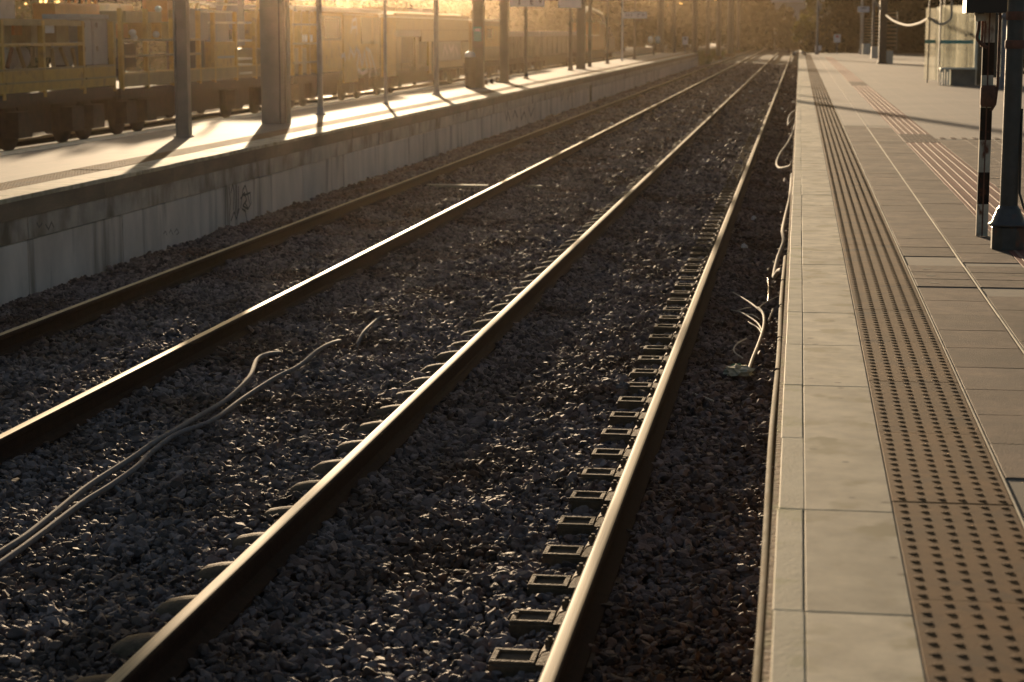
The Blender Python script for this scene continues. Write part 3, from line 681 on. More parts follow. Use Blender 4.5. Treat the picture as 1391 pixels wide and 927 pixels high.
# wagon with low ribbed sides, a frame above and grey cabinets
t = thing('maintenance_wagon', 'yellow open wagon with orange gear and tall grey cabinets, nearest of the train', 'wagon', (TX-1.2, 36, 0)); W1 = t
def B(par, name, y0, y1, z0, z1, mt, d=.1, x=TX, ch=0.0):
    return box(x-d, x, y0, y1, z0, z1, ch).build(name, mt, par)
T_ = lambda o: (setattr(o, 'location', o.location-o.parent.location), o)[1]
_lk = link
def link(name, data, parent=None, loc=None, rot=None):
    o = _lk(name, data, parent, loc, rot)
    if parent is not None and parent.get('abs'): o.location = o.location-parent.location
    return o
t['abs'] = 1
y0, y1 = ty(-35), ty(157)
under(t, y0, y1, 1.12, (32.5, ty(40), ty(112), 40.4))
ps = [ty(u) for u in (-30, 4, 60, 114, 155)]
for a, b_ in zip(ps[:-1], ps[1:]):
    B(t, 'side_panel', a+.05, b_-.05, 1.12, 1.30, M_YEL); B(t, 'side_panel', a+.05, b_-.05, 1.305, 1.52, M_YEL, .07, TX-.012)
    box(TX-.05, TX+.03, a+.04, b_-.04, 1.285, 1.315).build('rib', M_TAN, t); box(TX-.07, TX+.02, a+.04, b_-.04, 1.525, 1.56).build('rib', M_TAN, t)
posts(t, ps, 1.0, 2.46, M_YEL, .11)
rail_h(t, y0, ps[3], 2.0, M_YEL, TX-.03, .035)
box(TX-.30, TX-.02, ps[1]-.1, ps[3], 2.36, 2.47).build('canopy_beam', M_TAN, t)
box(TX-2.2, TX-.35, ps[1], ps[3], 2.44, 2.49).build('canopy', M_TAN, t)
for u0, u1, v0, v1, mt, x in ((14, 27, 31, 48, M_ORANGE, -.3), (28, 47, 30, 60, M_TAN, -.45), (54, 64, 30, 48, M_ORANGE, -.5), (66, 82, 33, 60, M_TAN, -.35), (97, 113, 31, 62, M_TAN, -.3), (85, 97, 31, 49, M_RUSTY, -.6), (6, 12, 31, 50, M_CAB, -.7)):
    box(TX+x-.7, TX+x, ty(u0), ty(u1), tz(u1, v1), tz(u0, v0)).build('equipment_box', mt, t)
box(TX+.0-.09, TX-.085, ty(68), ty(80), 2.22, 2.38).build('notice', M_SIGN, t)
for u0, v0, u1, v1 in ((24, 64, 33, 92), (82, 66, 93, 92), (98, 66, 103, 90), (10, 92, 16, 66), (73, 92, 70, 66), (45, 90, 44, 64)):
    a, b_ = onx(u0, v0, TX-.25), onx(u1, v1, TX-.25); MB().tube([a, b_], .045, 6).build('strut', M_TAN if u0 > 20 else M_RUSTY, t)
for u0, u1 in ((40, 56), (66, 82)):
    q = MB(); ya, yb = ty(u0), ty(u1); q.tube([(TX-.9, ya, 1.75), (TX-.9, yb, 1.75)], .28, 12); q.build('drum', M_CAB, t)
for u0, u1 in ((117, 133), (134, 154)):
    o = box(TX-.75, TX-.13, ty(u0)+.01, ty(u1)-.01, 1.57, 2.50, .02).build('cabinet', M_CAB, t)
    box(TX-.129, TX-.115, ty(u0)+.06, ty(u1)-.06, 1.64, 2.02).build('cabinet_door', M_CAB, o); box(TX-.129, TX-.115, ty(u0)+.06, ty(u1)-.06, 2.05, 2.44).build('cabinet_door', M_CAB, o)
    for z in (1.85, 2.33): box(TX-.114, TX-.10, ty(u0)+.16, ty(u0)+.24, z, z+.1).build('vent', M_DARK, o)
box(TX-.9, TX-.10, ty(116), ty(155), 2.505, 2.60).build('cabinet_roof', M_CAB, t)
B(t, 'end_box', ty(155), ty(158), 1.7, 2.45, M_TAN, 1.8)
# yellow crane boom carried above it
t = thing('crane_boom', 'long orange-yellow boom lying above the wagon with the grey cabinets', 'boom', (-16, 42, 2.6))
t['abs'] = 1
bx = -15.9; ya, yb = onx(75, 20, bx).y, onx(182, 20, bx).y
box(bx-.5, bx, ya, ya+2.8, 2.38, 2.86, .03).build('outer_boom', M_ORANGE, t); box(bx-.46, bx-.03, ya+2.801, yb, 2.30, 2.90, .03).build('inner_boom', M_YEL, t)
for k in range(6): box(bx-.02, bx+.03, ya+.4+k*.42, ya+.47+k*.42, 2.87, 3.2).build('bracket', M_ORANGE, t)
box(bx-.4, bx-.1, yb-.8, yb-.5, 1.2, 2.30).build('support', M_DARK, t); box(bx-.4, bx-.1, ya+.9, ya+1.2, 1.2, 2.379).build('support', M_DARK, t)
# second wagon: frames, platform gear, pale cabinets, ladder steps
t = thing('maintenance_wagon', 'yellow wagon with pale panels and bright steps seen behind the broad paired column', 'wagon', (TX-1.2, 49, 0)); t['abs'] = 1
y0, y1 = ty(163), ty(393)
under(t, y0, y1, 1.06, (ty(185), ty(212), ty(330), ty(368)))
pz = [ty(u) for u in (167, 201, 236, 272, 292, 322, 348, 390)]
for a, b_ in zip(pz[:-1], pz[1:]): B(t, 'side_panel', a+.05, b_-.05, 1.06, 1.34, M_TAN); box(TX-.05, TX+.02, a+.04, b_-.04, 1.345, 1.375).build('rib', M_YEL, t)
posts(t, pz, 1.0, 2.75, M_YEL, .10)
for z in (1.72, 2.06): rail_h(t, pz[0], pz[3], z, M_TAN)
for u0, u1, v0, v1, mt, x in ((184, 232, 15, 31, M_TAN, -.2), (184, 198, 33, 52, M_ORANGE, -.4), (233, 240, 20, 52, M_YEL, -.6), (256, 270, 0, 30, M_ORANGE, -.5), (272, 280, 5, 30, M_CAB, -.4), (277, 291, 12, 54, M_CAB, -.15), (296, 318, 14, 30, M_CAB, -.2), (296, 319, 32, 56, M_CAB, -.15),
                            (296, 322, 57, 100, M_YEL, -.06), (258, 276, 31, 55, M_YEL, -.7), (200, 235, 34, 54, M_DARK, -1.2), (202, 235, 60, 92, M_DARK, -.9), (274, 294, 56, 118, M_DARK, -.3), (325, 342, 40, 54, M_DARK, -.5), (325, 342, 60, 75, M_RUSTY, -.5), (344, 352, 0, 62, M_CAB, -.4)):
    box(TX+x-.6, TX+x, ty(u0), ty(u1), tz(u1, v1), tz(u0, v0)).build('equipment_box', mt, t)
box(TX-.055, TX-.04, ty(298), ty(320), tz(310, 78)-.02, tz(310, 78)+.03).build('rib', M_CAB, t)
for v in (30.5, 55, 79.5, 88, 99): box(TX-.35, TX+.02, ty(324), ty(341), tz(332, v)-.035, tz(332, v)+.015).build('step', M_ROOF, t)
for u0, u1, v in ((295, 321, 30.5), (295, 316, 15.5), (294, 323, 4.5), (272, 280, 2), (282, 291, 15.5)): box(TX-.4, TX+.01, ty(u0), ty(u1), tz(u0, v)-.03, tz(u0, v)+.015).build('shelf_edge', M_ROOF, t)
for u, v in ((180, 45), (212, 47.5), (215, 13), (182, 52)):
    p = onx(u, v, TX+.02); q = MB(); q.lathe([(.05, -.06), (.08, 0), (.06, .06), (.01, .08)], p.x, p.y, 8); q.v = [(a, b_, c+p.z) for a, b_, c in q.v]; q.build('lamp', M_ROOF, t)
for u in (262, 300, 345):
    MB().tube([onx(u, 30, TX-.5), onx(u+7, 3, TX-.6), onx(u+6, -12, TX-.7)], .05, 6).build('hydraulic_arm', M_YEL, t)
# machine with a cab and a long gutter, white graffiti on its side
t = thing('track_machine', 'tan track machine with a cab window, bright roof gutter and white spray scrawl', 'track machine', (TX-1.2, 63, 0)); t['abs'] = 1
y0, y1 = ty(398), ty(516)
under(t, y0, y1, 1.0, (ty(415), ty(432), ty(483), ty(503)))
box(TX-2.4, TX-.02, ty(434), y1, 1.02, 2.86, .06).build('body', M_YEL, t)
box(TX-2.4, TX-.3, y0, ty(433), 1.02, 1.75).build('deck_housing', M_TAN, t)
box(TX-2.45, TX+.06, y0, y1, 2.93, 2.99, .02).build('roof', M_ROOF, t); box(TX-.05, TX+.10, y0, y1, 2.865, 2.925).build('gutter', M_ROOF, t)
posts(t, [ty(u) for u in (399, 410, 421, 432)], 1.0, 2.92, M_YEL, .10)
for z in (1.35, 1.9, 2.45): rail_h(t, y0, ty(432), z, M_TAN)
for u0, u1 in ((411, 414), (416, 419), (423, 426)): box(TX-.06, TX-.03, ty(u0), ty(u1), 1.95, 2.15).build('plate', M_SIGN, t)
o = box(TX-.018, TX+.02, ty(437), ty(463), tz(450, 55), tz(450, 22)).build('window_frame', M_TAN, t); box(TX+.021, TX+.03, ty(440), ty(460), tz(450, 52), tz(450, 25)).build('window_pane', M_WIN, o)
o = box(TX-.018, TX+.015, ty(466), ty(485), tz(475, 112), tz(475, 20)).build('door', M_YEL, t)
for u0, u1 in ((491, 505), (507, 515)): box(TX-.018, TX+.012, ty(u0), ty(u1), tz(u0, 60), tz(u0, 24)).build('side_panel', M_TAN, t)
wall_tag([[(474,80),(476,66),(481,78),(484,65),(490,77)], [(485,90),(488,70),(492,90),(495,70),(499,92)], [(497,66),(503,70),(507,84),(511,100)], [(500,72),(504,90),(502,104)], [(486,94),(492,100),(499,96)], [(464,77),(468,74),(469,82)]], .13, TX+.02, 'graffiti', M_GRAF, t)
wall_tag([[(477,44),(479,28),(484,26),(485,46)], [(478,38),(484,37)]], .1, TX+.02, 'graffiti', M_GRAF, t)
for u0, u1 in ((466, 480), (484, 492), (497, 505)): box(TX-.3, TX+.12, ty(u0), ty(u1), 2.78, 2.80).build('roof_flap', M_ROOF, t)
# long covered machine with dark compartments and pale roof
t = thing('track_machine', 'long tan machine with dark side compartments, a framed grey panel and pale sloped roof', 'track machine', (TX-1.2, 78, 0)); t['abs'] = 1
y0, y1 = ty(521), ty(639)
under(t, y0, y1, .95, (ty(530), ty(548), ty(608), ty(626)))
box(TX-2.4, TX-.1, y0, y1, .97, 2.74).build('body', M_DARK, t)
for u0, u1, v0, v1, mt in ((521, 538, 20, 104, M_YEL), (538.5, 637, 20, 41, M_TAN), (538.5, 572, 41.5, 50, M_CAB), (573, 637, 41.5, 56, M_TAN), (538.5, 545, 50.5, 96, M_TAN), (583, 586, 57, 100, M_YEL), (565, 569, 51, 96, M_TAN), (596, 626, 57, 82, M_CAB), (627, 637, 57, 86, M_TAN), (596, 629, 82.5, 91, M_TAN), (545.5, 556, 86, 96, M_TAN)):
    B(t, 'side_panel', ty(u0), ty(u1), tz((u0+u1)/2, v1), tz((u0+u1)/2, v0), mt, .09, TX-.005)
wall_tag([[(602,76),(604,62),(608,74)], [(610,62),(613,70),(616,62),(616,76)], [(619,64),(622,74)]], .16, TX+.0, 'graffiti', M_GRAF, t)
q = MB(); q.add([(TX+.06, y0, 2.75), (TX+.06, y1, 2.75), (TX-.5, y1, 2.99), (TX-.5, y0, 2.99), (TX-2.4, y0, 2.99), (TX-2.4, y1, 2.99), (TX-2.4, y0, 2.7), (TX-2.4, y1, 2.7)], [(0,1,2,3), (3,2,5,4), (4,5,7,6), (0,6,7,1), (0,3,4,6), (1,7,5,2)]); q.build('roof', M_ROOF, t)
for u0, u1 in ((549, 562), (565, 572), (576, 580), (597, 610)): box(TX-1.6, TX-.7, ty(u0), ty(u1), 2.995, 3.15).build('roof_box', M_TAN if u0 < 590 else M_CAB, t)
# short ochre carriage between the two dark columns
t = thing('rail_carriage', 'short ochre carriage glimpsed between the dark columns past the bin', 'carriage', (TX-1.2, 95, 0)); t['abs'] = 1
y0, y1 = ty(641), ty(687); under(t, y0, y1, .9, (ty(650), ty(678)))
box(TX-2.4, TX, y0, y1, .92, 2.72, .06).build('body', M_TAN, t); box(TX-2.45, TX+.05, y0, y1, 2.721, 2.80, .03).build('roof', M_ROOF, t)
o = box(TX+.001, TX+.02, ty(658), ty(678), 1.55, 2.5).build('door', M_YEL, t); box(TX+.021, TX+.03, ty(661), ty(668), 1.9, 2.4).build('window_pane', M_WIN, o)
# dark hopper wagons, then a small orange crane
for (u0, u1, lab) in ((691, 731, 'dark flat-topped hopper wagon behind the widest white sign'), (733, 790, 'dark flat-topped hopper wagon behind the plain white board')):
    t = thing('hopper_wagon', lab, 'wagon', (TX-1.2, ty((u0+u1)/2), 0), 'dark hopper wagons in the siding'); t['abs'] = 1
    y0, y1 = ty(u0)+.2, ty(u1)-.2; under(t, y0, y1, .9, (y0+2, y0+4, y1-4, y1-2))
    box(TX-2.4, TX-.06, y0, y1, .92, 2.0).build('hopper', M_BRICK, t); box(TX-2.42, TX, y0, y1, 2.001, 2.26, .02).build('top_band', M_GREYB, t)
    for k in range(9):
        yy = y0+(y1-y0)*(k+.5)/9; box(TX-.058, TX+.0, yy-.1, yy+.1, .93, 1.99).build('rib', M_BRICK, t)
t = thing('rail_crane', 'small orange rail crane with a pale folded arm beyond the dark wagons', 'crane', (TX-1.2, 150, 0)); t['abs'] = 1
y0, y1 = 134, 160; under(t, y0, y1, .9, (137, 140, 154, 157))
box(TX-2.3, TX, 135, 146, .92, 2.0, .05).build('deck_housing', M_ORANGE, t); box(TX-2.2, TX-.1, 147, 151, .92, 2.9, .1).build('cab', M_ORANGE, t); box(TX-2.2, TX-.1, 151.5, 159, .92, 1.8).build('counterweight', M_BRICK, t)
MB().tube([(TX-.3, 158, 2.0), (TX-.3, 150, 3.5), (TX-.3, 140, 3.9), (TX-.3, 135, 3.0)], [.12, .16, .14, .1], 6).build('arm', M_ROOF, t)

# ------------------------------------------------------------------ furniture of the near platform
# banded signal pole
p = at(1333.5, 321, PZ)
t = thing('striped_pole', 'rusty black and white banded steel pole standing beside the red guidance strip', 'pole', (p.x, p.y, PZ))
hb = .243; mw = .043
for k in range(9):
    z0 = k*hb; mt = M_WHITEP if k % 2 == 0 else M_BLACKP
    q = MB(); q.box(-mw, mw, -.008, .0, z0, z0+hb-.0005); q.box(-mw, -mw+.012, .0005, .05, z0, z0+hb-.0005); q.box(mw-.012, mw, .0005, .05, z0, z0+hb-.0005)
    q.box(-.004, .006, -.011, -.0085, z0, z0+hb-.0005, 1)
    q.build('painted_band', [mt, M_RUSTY], t)
MB().tube([(.075, -.02, 9*hb), (.075, -.02, 1.15), (.06, -.03, 1.0), (.03, -.035, .95)], .012, 6).build('bracket_pipe', M_RUSTY, t)
ub = lambda u, v: ony(u, v, p.y-.05)
a, b_ = ub(1324, 29), ub(1339, 7)
o = box(a.x-p.x, b_.x-p.x, -.12, -.03, a.z-PZ, b_.z-PZ, .006).build('switch_box', M_WHITEP, t)
box((a.x+b_.x)/2-p.x-.025, (a.x+b_.x)/2-p.x+.02, -.1225, -.1201, (a.z+b_.z)/2-PZ-.005, (a.z+b_.z)/2-PZ+.022).build('keyhole', M_BLACK, o)
cp = [ub(1330, 29), ub(1329, 40), ub(1327, 52), ub(1333, 60), ub(1341, 65)]
MB().tube(spline([(c.x-p.x, -.07, c.z-PZ) for c in cp], 5), .013, 7).build('conduit', M_RUSTY, t)
MB().lathe([(.05, .98), (.062, 1.0), (.062, 1.12), (.05, 1.14)], .01, -.005, 8).build('clamp', M_RUSTY, t)
a, b_ = ub(1310, 18), ub(1373, -40)
t2 = thing('signal_box', 'black hooded signal housing mounted above the striped pole', 'signal', (p.x, p.y, a.z))
q = MB(); q.box(a.x-p.x, b_.x-p.x, -.20, .12, .0, b_.z-a.z, 0, .02); q.build('housing', M_BLACK, t2)
q = MB(); q.box(a.x-p.x-.02, b_.x-p.x+.02, -.3, -.201, b_.z-a.z-.06, b_.z-a.z-.04); q.build('hood', M_BLACK, t2)
for k in range(2): 
    q = MB(); K = 14; cx = (a.x+b_.x)/2-p.x-.08+.16*k
    q.add([(cx+.06*math.cos(2*math.pi*i/K), -.2035, .19+.06*math.sin(2*math.pi*i/K)) for i in range(K)], [tuple(range(K))]); q.build('lens', M_WIN, t2)
MB().tube([(.0-.03, .02, -.25), (-.03, .02, .0)], .03, 8).build('stem', M_RUSTY, t2)
# big lamp post
p = at(1368, 338, PZ)
t = thing('lamp_post', 'dark painted iron lamp post with a flared base, nearest the camera', 'lamp post', (p.x, p.y, PZ), 'iron lamp posts on the near platform')
q = MB(); q.lathe([(.122, 0), (.122, .155), (.118, .162)], 0, 0, 8, 0, False); q.build('plinth', M_LAMP, t)
q = MB(); q.lathe([(.128, .163), (.139, .17), (.139, .182), (.122, .192), (.114, .205), (.108, .225), (.094, .255), (.086, .275), (.086, .285), (.074, .295), (.068, .31)], 0, 0, 20); q.build('base_bell', M_LAMP, t)
q = MB(); q.lathe([(.0635, .31), (.062, 1.3), (.058, 3.6)], 0, 0, 20); q.build('shaft', M_LAMP, t)
q = MB(); q.lathe([(.058, 3.6), (.075, 3.62), (.075, 3.66), (.05, 3.7), (.17, 3.8), (.2, 4.15), (.1, 4.25), (.01, 4.3)], 0, 0, 14); q.build('lantern', M_LAMP, t)
q = MB()
for k in range(8): 
    a = k*math.pi/4; q.lathe([(.013, .193), (.013, .21), (.005, .214)], .105*math.cos(a), .105*math.sin(a), 6)
q.build('base_bolts', M_LAMP, t)
MB().tube([(.064, -.02, 1.0), (.069, -.03, .4), (.10, -.05, .30), (.15, -.05, .20), (.19, -.05, .12)], .009, 6).build('cable', M_BLACK, t)
for z in (1.42, 1.62): q = MB(); q.lathe([(.066, z), (.07, z+.01), (.07, z+.05), (.066, z+.06)], 0, 0, 16); q.build('clamp_band', M_RUSTY, t)
# second lamp post
p = at(1363.5, 119.5, PZ)
t = thing('lamp_post', 'blue-grey iron lamp post with a collar, behind the striped pole', 'lamp post', (p.x, p.y, PZ), 'iron lamp posts on the near platform')
q = MB(); q.lathe([(.14, 0), (.14, .3), (.125, .34), (.125, 1.9), (.12, 3.8)], 0, 0, 14); q.build('shaft', M_BLUEP, t)
q = MB(); q.lathe([(.125, 1.88), (.19, 1.91), (.19, 1.97), (.125, 2.0)], 0, 0, 14); q.build('collar', M_BLUEP, t)
q = MB(); q.lathe([(.12, 3.8), (.25, 3.95), (.3, 4.3), (.12, 4.45), (.01, 4.5)], 0, 0, 12); q.build('lantern', M_BLUEP, t)
# glass shelter
sx0, sx1, sx2, sy0, sy1 = 3.72, 4.02, 5.05, 61.6, 59.6
t = thing('glass_shelter', 'sunlit dusty glass waiting shelter with a teal stripe on the near platform', 'shelter', (4.3, 60.5, PZ)); t['abs'] = 1
z0, z1 = PZ+.10, 3.02
o = box(sx1+.02, sx2-.02, sy1, sy1+.012, PZ+.48, z1-.02).build('glass_pane', M_GLASS, t); box(sx1+.02, sx2-.08, sy1-.006, sy1-.001, 1.90, 2.0).build('stripe', M_TEAL, o)
o = box(sx0, sx1+.0, sy0, sy0+.012, z0, z1-.08).build('glass_pane', M_GLASS, t); box(sx0, sx1, sy0-.006, sy0-.001, 1.90, 2.0).build('stripe', M_TEAL, o)
o = box(sx1+.004, sx1+.016, sy1+.05, sy0-.05, z0, z1-.05).build('glass_pane', M_GLASS, t)
o = box(sx1+.02, sx2-.02, sy0, sy0+.012, z0, z1-.05).build('glass_pane', M_GLASS, t)
box(sx2-.03, sx2+.04, sy1-.03, sy1+.04, PZ, 3.1).build('post', M_PLINTH, t)
for x, y in ((sx1, sy1), (sx0+.1, sy0+.05), (sx1+.25, sy0+.05), (sx2-.1, sy0+.05)): box(x-.02, x+.02, y-.02, y+.02, PZ, 3.6).build('post', M_POLE, t)
box(sx0-.3, sx2+.4, sy1-.7, sy0+.5, 3.60, 3.72, .02).build('roof', M_BLUEP, t)
for x in (sx1-.01, sx1+.14):
    q = MB(); q.box(x, x+.045, 59.0, 59.06, PZ, PZ+.46); q.box(x+.075, x+.12, 59.0, 59.06, PZ, PZ+.46); q.box(x+.0455, x+.0745, 59.0, 59.06, PZ+.39, PZ+.46); q.build('bench_leg', M_PLINTH, t)
box(sx1, sx2, 58.95, 59.5, PZ+.461, PZ+.51, .01).build('bench_seat', M_PLINTH, t); box(sx1+.3, sx2-.03, 59.1, 59.48, PZ, PZ+.46).build('bench_base', M_BENCH, t)
# dark notice kiosk with a teal poster beside the shelter
t = thing('notice_kiosk', 'tall dark green notice kiosk with a teal poster beside the glass shelter', 'kiosk', (5.55, 60.4, PZ)); t['abs'] = 1
box(5.10, 5.42, 59.9, 60.9, PZ, 3.2, .02).build('body', M_KIOSK, t); box(5.13, 5.36, 59.885, 59.899, 1.95, 2.42).build('poster', M_TEAL, t)
box(5.421, 6.15, 60.3, 60.8, PZ+.2, 3.2).build('side_panel', M_KIOSK, t); box(5.06, 6.2, 59.8, 61.0, 3.201, 3.3).build('roof', M_KIOSK, t)
# dark post, its sunlit edge painted as a paler strip
p = at(1198.5, 87, PZ)
t = thing('canopy_post', 'dark square post with a sunlit edge beside a white plinth', 'post', (p.x, p.y, PZ))
box(-.17, .17, -.15, .15, 0, 5.5, 0).build('shaft', M_DPOLE, t); box(-.24, .24, -.22, .22, 0, .06).build('base_plate', M_DPOLE, t); box(-.195, -.172, -.1, .1, .05, 5.5).build('sunlit_edge', M_POLE, t)
# white plinths carrying slatted screens
for i, (u, v, lab) in enumerate(((1205, 87, 'white plinth with a slatted timber screen, nearest of the row'), (1187, 79.5, 'white plinth with a slatted timber screen, middle of the row'), (1174.5, 74, 'white plinth with a slatted timber screen, farthest of the row'))):
    p = at(u, v, PZ); sc = 1
    t = thing('slatted_screen', lab, 'screen', (p.x+.1, p.y+.2, PZ), 'slatted screens on white plinths')
    w2 = .17 if i == 0 else .26
    box(-w2, w2, -.3, .3, 0, .62+.05*i, .015).build('plinth', M_PLINTH, t)
    for x in (-.2, .34): box(x-.03, x+.03, .0, .06, .62+.05*i+.001, 2.5).build('upright', M_DPOLE, t)
    for k in range(9): box(-.17, .31, -.05, .08, .85+k*.19, .92+k*.19).build('slat', M_WOOD, t)
# sagging white cables between posts
def sag(pts, r, label):
    tag(MB().tube(spline(pts, 8), r, 6).build('hanging_cable', M_CABLE), label, 'cable')
Yc = 70
sag([ony(u, v, 97.5-(u-1204)/58*36) for u, v in ((1204, 21), (1215, 29), (1232, 34.5), (1248, 32), (1262, 25))], .045, 'white cable sagging in a wide curve before the dark trees, left of the shelter glass')
sag([ony(u, v, 58.2) for u, v in ((1265, 25), (1271, 31), (1279, 33), (1287, 30), (1292, 23), (1293, 8), (1293.5, -6))], .035, 'white cable sagging in a small curve before the shelter glass')
sag([ony(u, v, 97) for u, v in ((1186, -6), (1191, 5), (1197, 14))], .06, 'short bright cable end meeting the dark square post')
sag([ony(u, v, 130) for u, v in ((1111.5, -4), (1113, 5), (1115.5, 14))], .07, 'short bright hanging cable end above the track end bushes')
sag([at(1079, 73, PZ+.12), at(1085, 70.5, PZ+.2), at(1090, 71.5, PZ+.18), at(1094, 74, PZ+.05)], .1, 'pale bent hose lying over the far corner of the near platform')
# thin posts and signs near the platform end
def mast(u, v, z, r, hgt, label, group, mt=M_DPOLE, yy=None):
    p = at(u, v, z)
    t = thing('mast', label, 'mast', (p.x, p.y, z), group)
    MB().tube([(0,0,0), (0,0,hgt)], [r, r*.8], 8).build('shaft', mt, t); MB().lathe([(r*2, -.05), (r*2, .3), (r, .35)], 0, 0, 8).build('footing', mt, t); return t
pb = lambda u, y: ony(u, 73, y)
for u, y, r, lab in ((1110, 138, .09, 'slim mast before the bushes at the end of the near platform'), (1170, 141, .10, 'slim mast behind the small blue-white sign board'), (1186, 125, .09, 'pale blue slim mast between two white plinths')):
    p_ = ony(u, 60, y); t = thing('mast', lab, 'mast', (p_.x, y, PZ), None)
    MB().tube([(0,0,0), (-.05 if u == 1186 else 0, 0, 5.0)], [r, r*.8], 8).build('shaft', M_BLUEP, t); MB().lathe([(r*1.8, 0), (r*1.8, .25), (r, .3)], 0, 0, 8).build('footing', M_BLUEP, t)
def board(u0, u1, v0, v1, y, label, mark=None, post=True, zfoot=PZ):
    a, b_ = ony(u0, v1, y), ony(u1, v0, y); cx = (a.x+b_.x)/2
    t = thing('sign_board', label, 'sign', (cx, y, zfoot))
    o = box(a.x-cx, b_.x-cx, -.05, 0, a.z-zfoot, b_.z-zfoot).build('board', M_SIGN, t)
    if mark: q = box((a.x-cx)*.45, (b_.x-cx)*.45, -.056, -.051, (a.z*.4+b_.z*.6)-zfoot, b_.z-zfoot-.06); q.build('mark', mark, o)
    if post: MB().tube([(0, .06, 0), (0, .06, b_.z-zfoot)], .05, 6).build('post', M_BLUEP, t)
M_REDP = mat('sign_red', (.45, .09, .06), .5, scale=6, amt=.1)
board(1165, 1181, 9, 17, 140, 'small blue-white board on a mast above the farthest white plinth', M_BLUEP)
board(1132.5, 1142, 47, 58, 143, 'white notice with a red mark before the dark bushes', M_REDP)
board(927, 934.5, 50, 61, 158, 'small white square sign on a post past the end of the far platform', M_MARK, True, -.3)
board(1107, 1116, 62, 69, 144, 'small pale blue plate low on the slim mast at the platform end', None, False)
# catenary masts beyond the far platform
MAST_G = 'dark masts beyond the end of the far platform'
for u, y, r, hgt in ((897, 166, .30, 8.5), (915, 190, .22, 8), (943.5, 150, .20, 8), (961, 200, .2, 8), (976, 185, .24, 8.5), (992, 205, .34, 9), (1002, 240, .22, 9)):
    p_ = ony(u, 72, y); t = thing('mast', 'dark overhead line mast among the hazy masts past the far platform', 'mast', (p_.x, y, -.35), MAST_G)
    MB().tube([(0,0,0), (0,0,hgt)], [r, r*.8], 8).build('shaft', M_DPOLE, t); box(-r*1.6, r*1.6, -r*1.6, r*1.6, -.1, .4, .02).build('footing', M_SLEEPER, t)

# ------------------------------------------------------------------ things lying on the ballast
def ground_pts(uv, dz=.0):
    out = []
    for q in uv:
        u, v = q[:2]; h = q[2] if len(q) > 2 else .02
        p = at(u, v, -.18); z = float(bed_height(p.x, p.y))+h; p = at(u, v, z); out.append((p.x, p.y, z+dz))
    return out
h1 = [(-60, 800), (-20, 770), (0, 757), (30, 738), (62, 713), (120, 666), (180, 627), (212, 604), (240, 588), (268, 571), (308, 547), (338, 518), (349, 493), (364, 485, .01), (386, 483, -.03)]
h2 = [(-60, 815), (-20, 787), (0, 772), (28, 752), (60, 728), (110, 690), (150, 665), (185, 640), (205, 620), (241, 594), (288, 576), (330, 546), (375, 517), (405, 502), (432, 480, .05), (450, 470, .04), (464, 467, -.02), (470, 470, -.05)]
tag(MB().tube(spline(ground_pts(h1, .02), 6), .0170, 8).build('hose', M_HOSE), 'grey hose lying over ballast, the strand that ends first', 'hose', 'grey hoses lying between the tracks')
tag(MB().tube(spline(ground_pts(h2, .02), 6), .0160, 8).build('hose', M_HOSE), 'grey hose lying over ballast, the longer strand reaching nearer the rail', 'hose', 'grey hoses lying between the tracks')
tag(MB().tube(spline(ground_pts([(150, 665, .0), (158, 668, .0), (166, 676, -.02)], .02), 5), .014, 7).build('hose_stub', M_HOSE), 'short frayed hose stub branching from the longer grey hose', 'hose')
tag(MB().tube(spline(ground_pts([(484, 477, -.02), (487, 468, .02), (496, 453, .04), (510, 440, .04), (521, 434, .05), (526, 433, .02)], .02), 5), .014, 8).build('hose', M_HOSE), 'short grey hose piece arching out of the ballast apart from the long hoses', 'hose', 'grey hoses lying between the tracks')
# bare branch by the platform
br = thing('bare_branch', 'pale bare branch with forked twigs lying on dark ballast near the platform', 'branch', tuple(at(1017, 503, -.2)))
br['abs'] = 1
def bpts(uv):
    out = []
    for u, v, h in uv:
        z = -.23+h; p = at(u, v, z); out.append(tuple(p))
    return out
def twig(uv, r0, r1, name):
    s_ = spline(bpts(uv), 5); n = len(s_); MB().tube(s_, [r0+(r1-r0)*i/(n-1) for i in range(n)], 7).build(name, M_BARK, br)
twig([(1017, 503, .04), (1022, 488, .05), (1030, 468, .07), (1036, 450, .09), (1038, 436, .11), (1036, 425, .12), (1030, 418, .13)], .012, .010, 'stem')
twig([(1035, 424, .12), (1025, 416, .12), (1014, 408, .1), (995, 397, .07)], .009, .004, 'twig')
twig([(1036, 450, .09), (1029, 439, .09), (1018, 431, .08), (1005, 424, .07), (993, 421, .06)], .008, .004, 'twig')
twig([(1036, 455, .08), (1030, 446, .07), (1022, 441, .07), (1016, 437, .06)], .007, .004, 'twig')
twig([(1003, 422, .07), (1012, 419, .08), (1020, 418, .07)], .005, .004, 'twig')
twig([(1012, 427, .08), (1022, 428, .08), (1032, 434, .07)], .005, .003, 'twig')
twig([(1030, 419, .13), (1040, 411, .14), (1058, 402, .14)], .005, .003, 'twig')
tag(MB().tube(spline(bpts([(1009, 487, .03), (999, 480, .05), (997, 473, .06), (1003, 466, .06), (1014, 460, .03)]), 5), .006, 6).build('twig', M_BARK), 'thin hooked twig curling on ballast left of the bare branch', 'twig')
tag(MB().tube(bpts([(918, 526, .05), (945, 536, .06), (969, 545, .04)]), [.004, .006, .007], 6).build('stick', M_BARK), 'straight pale stick lying on the ballast beside the rail', 'stick')
tag(MB().tube(spline(bpts([(1044, 436, .1), (1048, 426, .14), (1050, 420, .16)]), 4), .007, 6).build('twig', M_BARK), 'short pale twig upright between the branch and white cable', 'twig')
